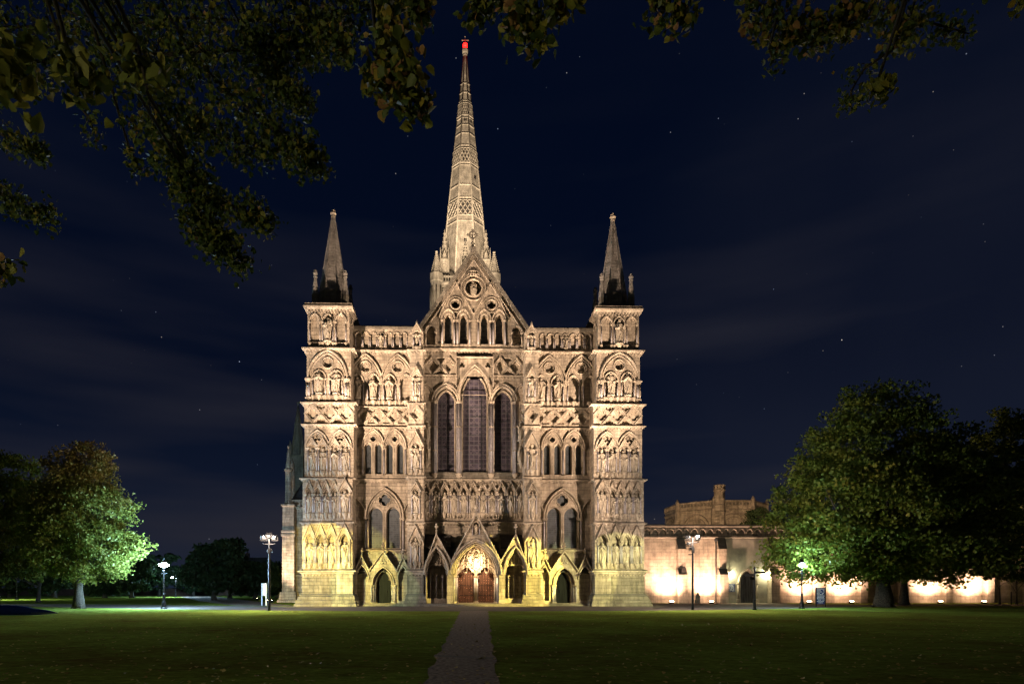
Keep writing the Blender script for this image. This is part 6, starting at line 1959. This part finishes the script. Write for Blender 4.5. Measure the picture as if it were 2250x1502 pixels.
# houses and wall beyond
def house(px0, px1, Y, H_, rh, label, wallm, wins, lit=()):
    xa, xb = fx(px0, Y), fx(px1, Y)
    o = empty('house', ((xa+xb)/2, Y, 0), label=label, cat='house', group='houses beyond the lawn')
    w2 = (xb-xa)/2
    mb = MB(); mb.box(-w2, w2, 0, 8, 0, H_); mb.build('wall', wallm, o)
    mb = MB(); mb.add([(-w2-.3,-.3,H_),(w2+.3,-.3,H_),(w2+.3,8.3,H_),(-w2-.3,8.3,H_),(-w2+1,4,H_+rh),(w2-1,4,H_+rh)], [(0,1,5,4),(1,2,5),(2,3,4,5),(3,0,4),(3,2,1,0)]); r_ = mb.build('roof', 'roof_tile_and_band_shade', o)
    mb = MB(); mb.box(-w2*.5-.4, -w2*.5+.4, 3.4, 4.4, H_+rh*.5, H_+rh+1.2); mb.build('chimney', 'brick', r_)
    for i, (u, z) in enumerate(wins):
        mb = MB(); x_ = u*w2
        mb.box(x_-.62, x_+.62, -.06, .02, z-.85, z-.78); mb.box(x_-.62, x_+.62, -.06, .02, z+.78, z+.85)
        for q_ in (-.62,-.23,.17,.56): mb.box(x_+q_, x_+q_+.06, -.055, .015, z-.78, z+.78)
        mb.box(x_-.62, x_+.62, -.05, .01, z-.03, z+.03); f = mb.build('window', 'white_paint', o)
        mb = MB(); mb.box(x_-.6, x_+.6, -.03, -.005, z-.8, z+.8); mb.build('pane', 'lit_window' if i in lit else 'glass_dark', f)
house(405, 470, 105, 6.2, 3, 'white rendered house with sash windows behind the far trees', 'render_white', [(-.6,1.8),(0.1,1.8),(.7,1.8),(-.6,4.6),(.1,4.6),(.7,4.6)], (2,4,5))
house(488, 515, 106, 5.8, 2.6, 'pale blue-lit gabled house end between two far trees', 'render_white', [(.0,1.8),(.5,4.4)])
house(515, 590, 108, 7.4, 3, 'dark house with one faintly lit window left of the floodlight pole', 'brick', [(-.55,5.0),(.1,5.0),(.6,5.0),(-.5,1.8),(.3,1.8)], (0,))
house(120, 200, 108, 4.4, 2.2, 'low pale house glimpsed below the crown of the orange-topped tree', 'render_white', [(-.6,2),(0,2),(.6,2)], (1,))
o = empty('boundary_wall', (-60, 98, 0), label='long low red brick wall along the far edge of the left lawn', cat='wall')
mb = MB(); mb.box(-70, 40, 0, .4, 0, 1.7); mb.build('wall_face', 'brick', o); mb = MB(); mb.rloft(-70, 40, 0, .4, [(1.7,.06),(1.78,.06),(1.9,-.1)]); mb.build('coping', 'dark_stone', o)
# far post lamp and small signs
p = gp(422, 1303.5); sign('notice_board', p.x, p.y, 1.3, .8, 1.2, ('sign_blue','white_paint','sign_blue'), 'tiny far-off blue sign on two legs beside the far path', 'sign', 1, 0, 0)

# ================================================================ overhanging branches of the tree the camera stands under
def overhang():
    g = np.random.default_rng(77); r_ = random.Random(77)
    o = empty('overhanging_tree', (-9.0, -70.0, 0), label='near tree whose dark leafy branches hang across the top of the picture', cat='tree')
    B = Vector((-9.0, -70.0, 0))
    mb = MB(); mb.tube([(0,0,0),(0,0,.5),(.1,.1,3),(.3,.4,6),(.6,1.0,9),(1.0,1.6,11.5)], [.85,.62,.52,.46,.36,.2], 14); mb.build('trunk', 'bark', o)
    hub = Vector((-8.0, -68.5, 10.5))
    # each spray: pixel path on the photo turned into a 3D path at its own distances, radius in px, leaves
    sprays = [
        ([(-60,60,7.5),(200,60,7.2),(420,40,7.0),(650,50,6.8),(820,20,6.6)], 95, 3600, 0),
        ([(100,0,6.5),(330,120,6.4),(560,110,6.6),(700,80,6.8)], 80, 2600, 0),
        ([(-40,150,7),(70,140,7),(170,120,7)], 60, 700, 0),
        ([(300,100,6.8),(330,220,6.7),(380,330,6.6),(430,400,6.6)], 78, 2300, 0),
        ([(430,380,6.6),(440,470,6.5),(480,530,6.5),(530,570,6.5)], 50, 1500, 0),
        ([(440,430,6.6),(520,455,6.5),(590,485,6.5)], 34, 700, 0),
        ([(420,120,6.9),(520,220,6.8),(600,280,6.7),(660,330,6.7),(690,360,6.7)], 50, 1700, 0),
        ([(560,120,6.9),(620,180,6.8),(665,235,6.8)], 46, 1000, 0),
        ([(380,250,6.8),(480,300,6.8),(600,330,6.8)], 46, 900, 0),
        ([(690,60,6.5),(740,90,6.4),(765,120,6.4)], 36, 500, 0),
        ([(850,-10,4.6),(870,60,4.5),(865,130,4.4),(880,190,4.3),(925,240,4.3)], 38, 700, 1),
        ([(830,120,4.5),(835,170,4.4),(845,190,4.4)], 24, 200, 1),
        ([(915,-20,5.0),(925,20,5.0),(920,40,5.0)], 22, 160, 1),
        ([(1075,-30,4.8),(1060,10,4.8),(1040,50,4.8)], 18, 150, 1),
        ([(1120,-30,4.6),(1140,20,4.5),(1170,60,4.5),(1190,100,4.5)], 28, 330, 1),
        ([(1210,-30,4.6),(1228,0,4.6),(1235,28,4.6)], 22, 180, 1),
        ([(1425,-20,5.0),(1445,15,5.0),(1490,30,5.0),(1510,35,5.0)], 20, 190, 2),
        ([(-40,270,7.5),(10,300,7.4),(60,320,7.3),(85,335,7.3)], 26, 420, 0),
        ([(-60,390,7.5),(-10,420,7.4),(50,450,7.3),(110,475,7.3)], 34, 700, 0),
        ([(-30,600,5),(5,590,5),(22,588,5)], 18, 80, 1),
        ([(180,240,6.9),(200,265,6.9),(205,295,6.9)], 16, 90, 0),
        ([(285,330,6.9),(300,355,6.9),(305,375,6.9)], 16, 90, 0),
        ([(1640,-20,6.8),(1700,40,6.7),(1770,70,6.7),(1840,60,6.7),(1900,30,6.8)], 44, 1300, 2),
        ([(1880,0,6.8),(1960,30,6.8),(2000,60,6.8),(1960,100,6.8)], 40, 520, 2),
        ([(1930,175,6.6),(1920,190,6.6),(1945,195,6.6)], 20, 90, 3),
        ([(1960,110,6.8),(1900,150,6.8),(1870,200,6.8),(1870,250,6.8)], 34, 150, 0),
        ([(2000,40,7),(2080,60,7),(2130,75,7)], 24, 260, 0),
        ([(2235,-10,6),(2240,10,6)], 14, 40, 1),
        ([(-30,110,3.2),(20,150,3.1),(60,185,3.1)], 48, 120, 3),
        ([(150,110,3.6),(175,150,3.5),(195,185,3.5)], 40, 90, 3),
        ([(300,100,3.6),(312,140,3.5),(318,175,3.5)], 30, 60, 3),
        ([(1690,110,6.8),(1700,140,6.8)], 22, 60, 0),
    ]
    tw_ = MB()
    allP = []; allS = []; allT = []
    for path, rpx, nl, kind in sprays:
        pts = [dp(*q) for q in path]
        L_ = np.array([tuple(p_) for p_ in pts])
        # twig
        up = pts[0] + (hub if pts[0].x < 0 else hub+Vector((6,0,1)) - pts[0])*0
        tw_.tube([p_-B for p_ in pts], [.014]*(len(pts)-1)+[.005], 5)
        nb = int(nl*(.78 if kind == 0 else 1.0))//7
        t = g.random(nb)**.9*(len(pts)-1); i0 = np.minimum(t.astype(int), len(pts)-2); fr = (t-i0)[:,None]
        c = L_[i0]*(1-fr) + L_[i0+1]*fr
        dep = np.mean([q[2] for q in path]); rad_ = rpx/FPX*dep
        off_ = g.normal(0,.52,(nb,3)); off_[:,2] -= .15
        nn = np.linalg.norm(off_, axis=1); off_ *= (np.minimum(1.15, nn)/nn)[:,None]
        taper = (1-.45*t/(len(pts)-1))[:,None]
        tips = c + off_*rad_*taper*np.array([1,1.4,1])
        for q, c0 in zip(tips[::3], c[::3]):
            tw_.tube([Vector(c0)-B, (Vector(c0)+Vector(q))/2-B+Vector((0,0,.02)), Vector(q)-B], [.006,.005,.003], 3)
        k = 9 if kind == 0 else 7
        P = np.repeat(tips, k, 0) + g.normal(0, .055, (nb*k, 3))
        lf = {0:.048, 1:.062, 2:.060, 3:.072}[kind]
        allP.append(P); allS.append(g.uniform(.55,1.35,len(P))*lf)
        tt = np.clip(np.repeat(g.random(nb), k)*.75+g.normal(0,.12,len(P))+{0:.03, 1:.22, 2:.25, 3:.1}[kind], 0, 1)  # brighter tints for some sprays put golden light into the leaf colour
        if kind == 3: tt = g.uniform(.5,.8,len(P))
        allT.append(tt)
    # boughs joining the sprays to the trunk, above and behind the frame
    for path, rpx, nl, kind in sprays:
        if nl < 500: continue
        a0 = dp(*path[0]); hb = hub if a0.x < 6 else hub + Vector((3,1,1.0))
        mid = (a0+hb)/2 + Vector((0,-1.0,1.2))
        tw_.tube([hb-B, mid-B, a0-B], [.09,.05,.014], 6)
    tw_.tube([hub-B, hub-B+Vector((1.6,.5,.8)), hub-B+Vector((3,1,1.0))], [.2,.15,.1], 8)
    for path, rpx, nl, kind in sprays:
        if nl >= 500: continue
        a0 = dp(*path[0]); e_ = a0 + Vector((g.uniform(-.3,.3), -.8, .9))
        hb = hub + (Vector((3,1,1.0)) if a0.x > 1 else Vector((0,0,0)))
        tw_.tube([a0-B, e_-B, (e_+hb)/2-B+Vector((0,0,.9)), hb-B], [.014,.02,.035,.06], 5)
    tw_.build('branches', 'twig', o)
    P = np.concatenate(allP) - np.array(tuple(B)); S = np.concatenate(allS); T = np.concatenate(allT)
    me = leaves_mesh(P, S, T, 'leaf_lime', 'leaves', 78, droop=.9)
    c_ = bpy.data.objects.new('leaves', me); col.objects.link(c_); c_.parent = o
overhang()

bpy.context.view_layer.update()
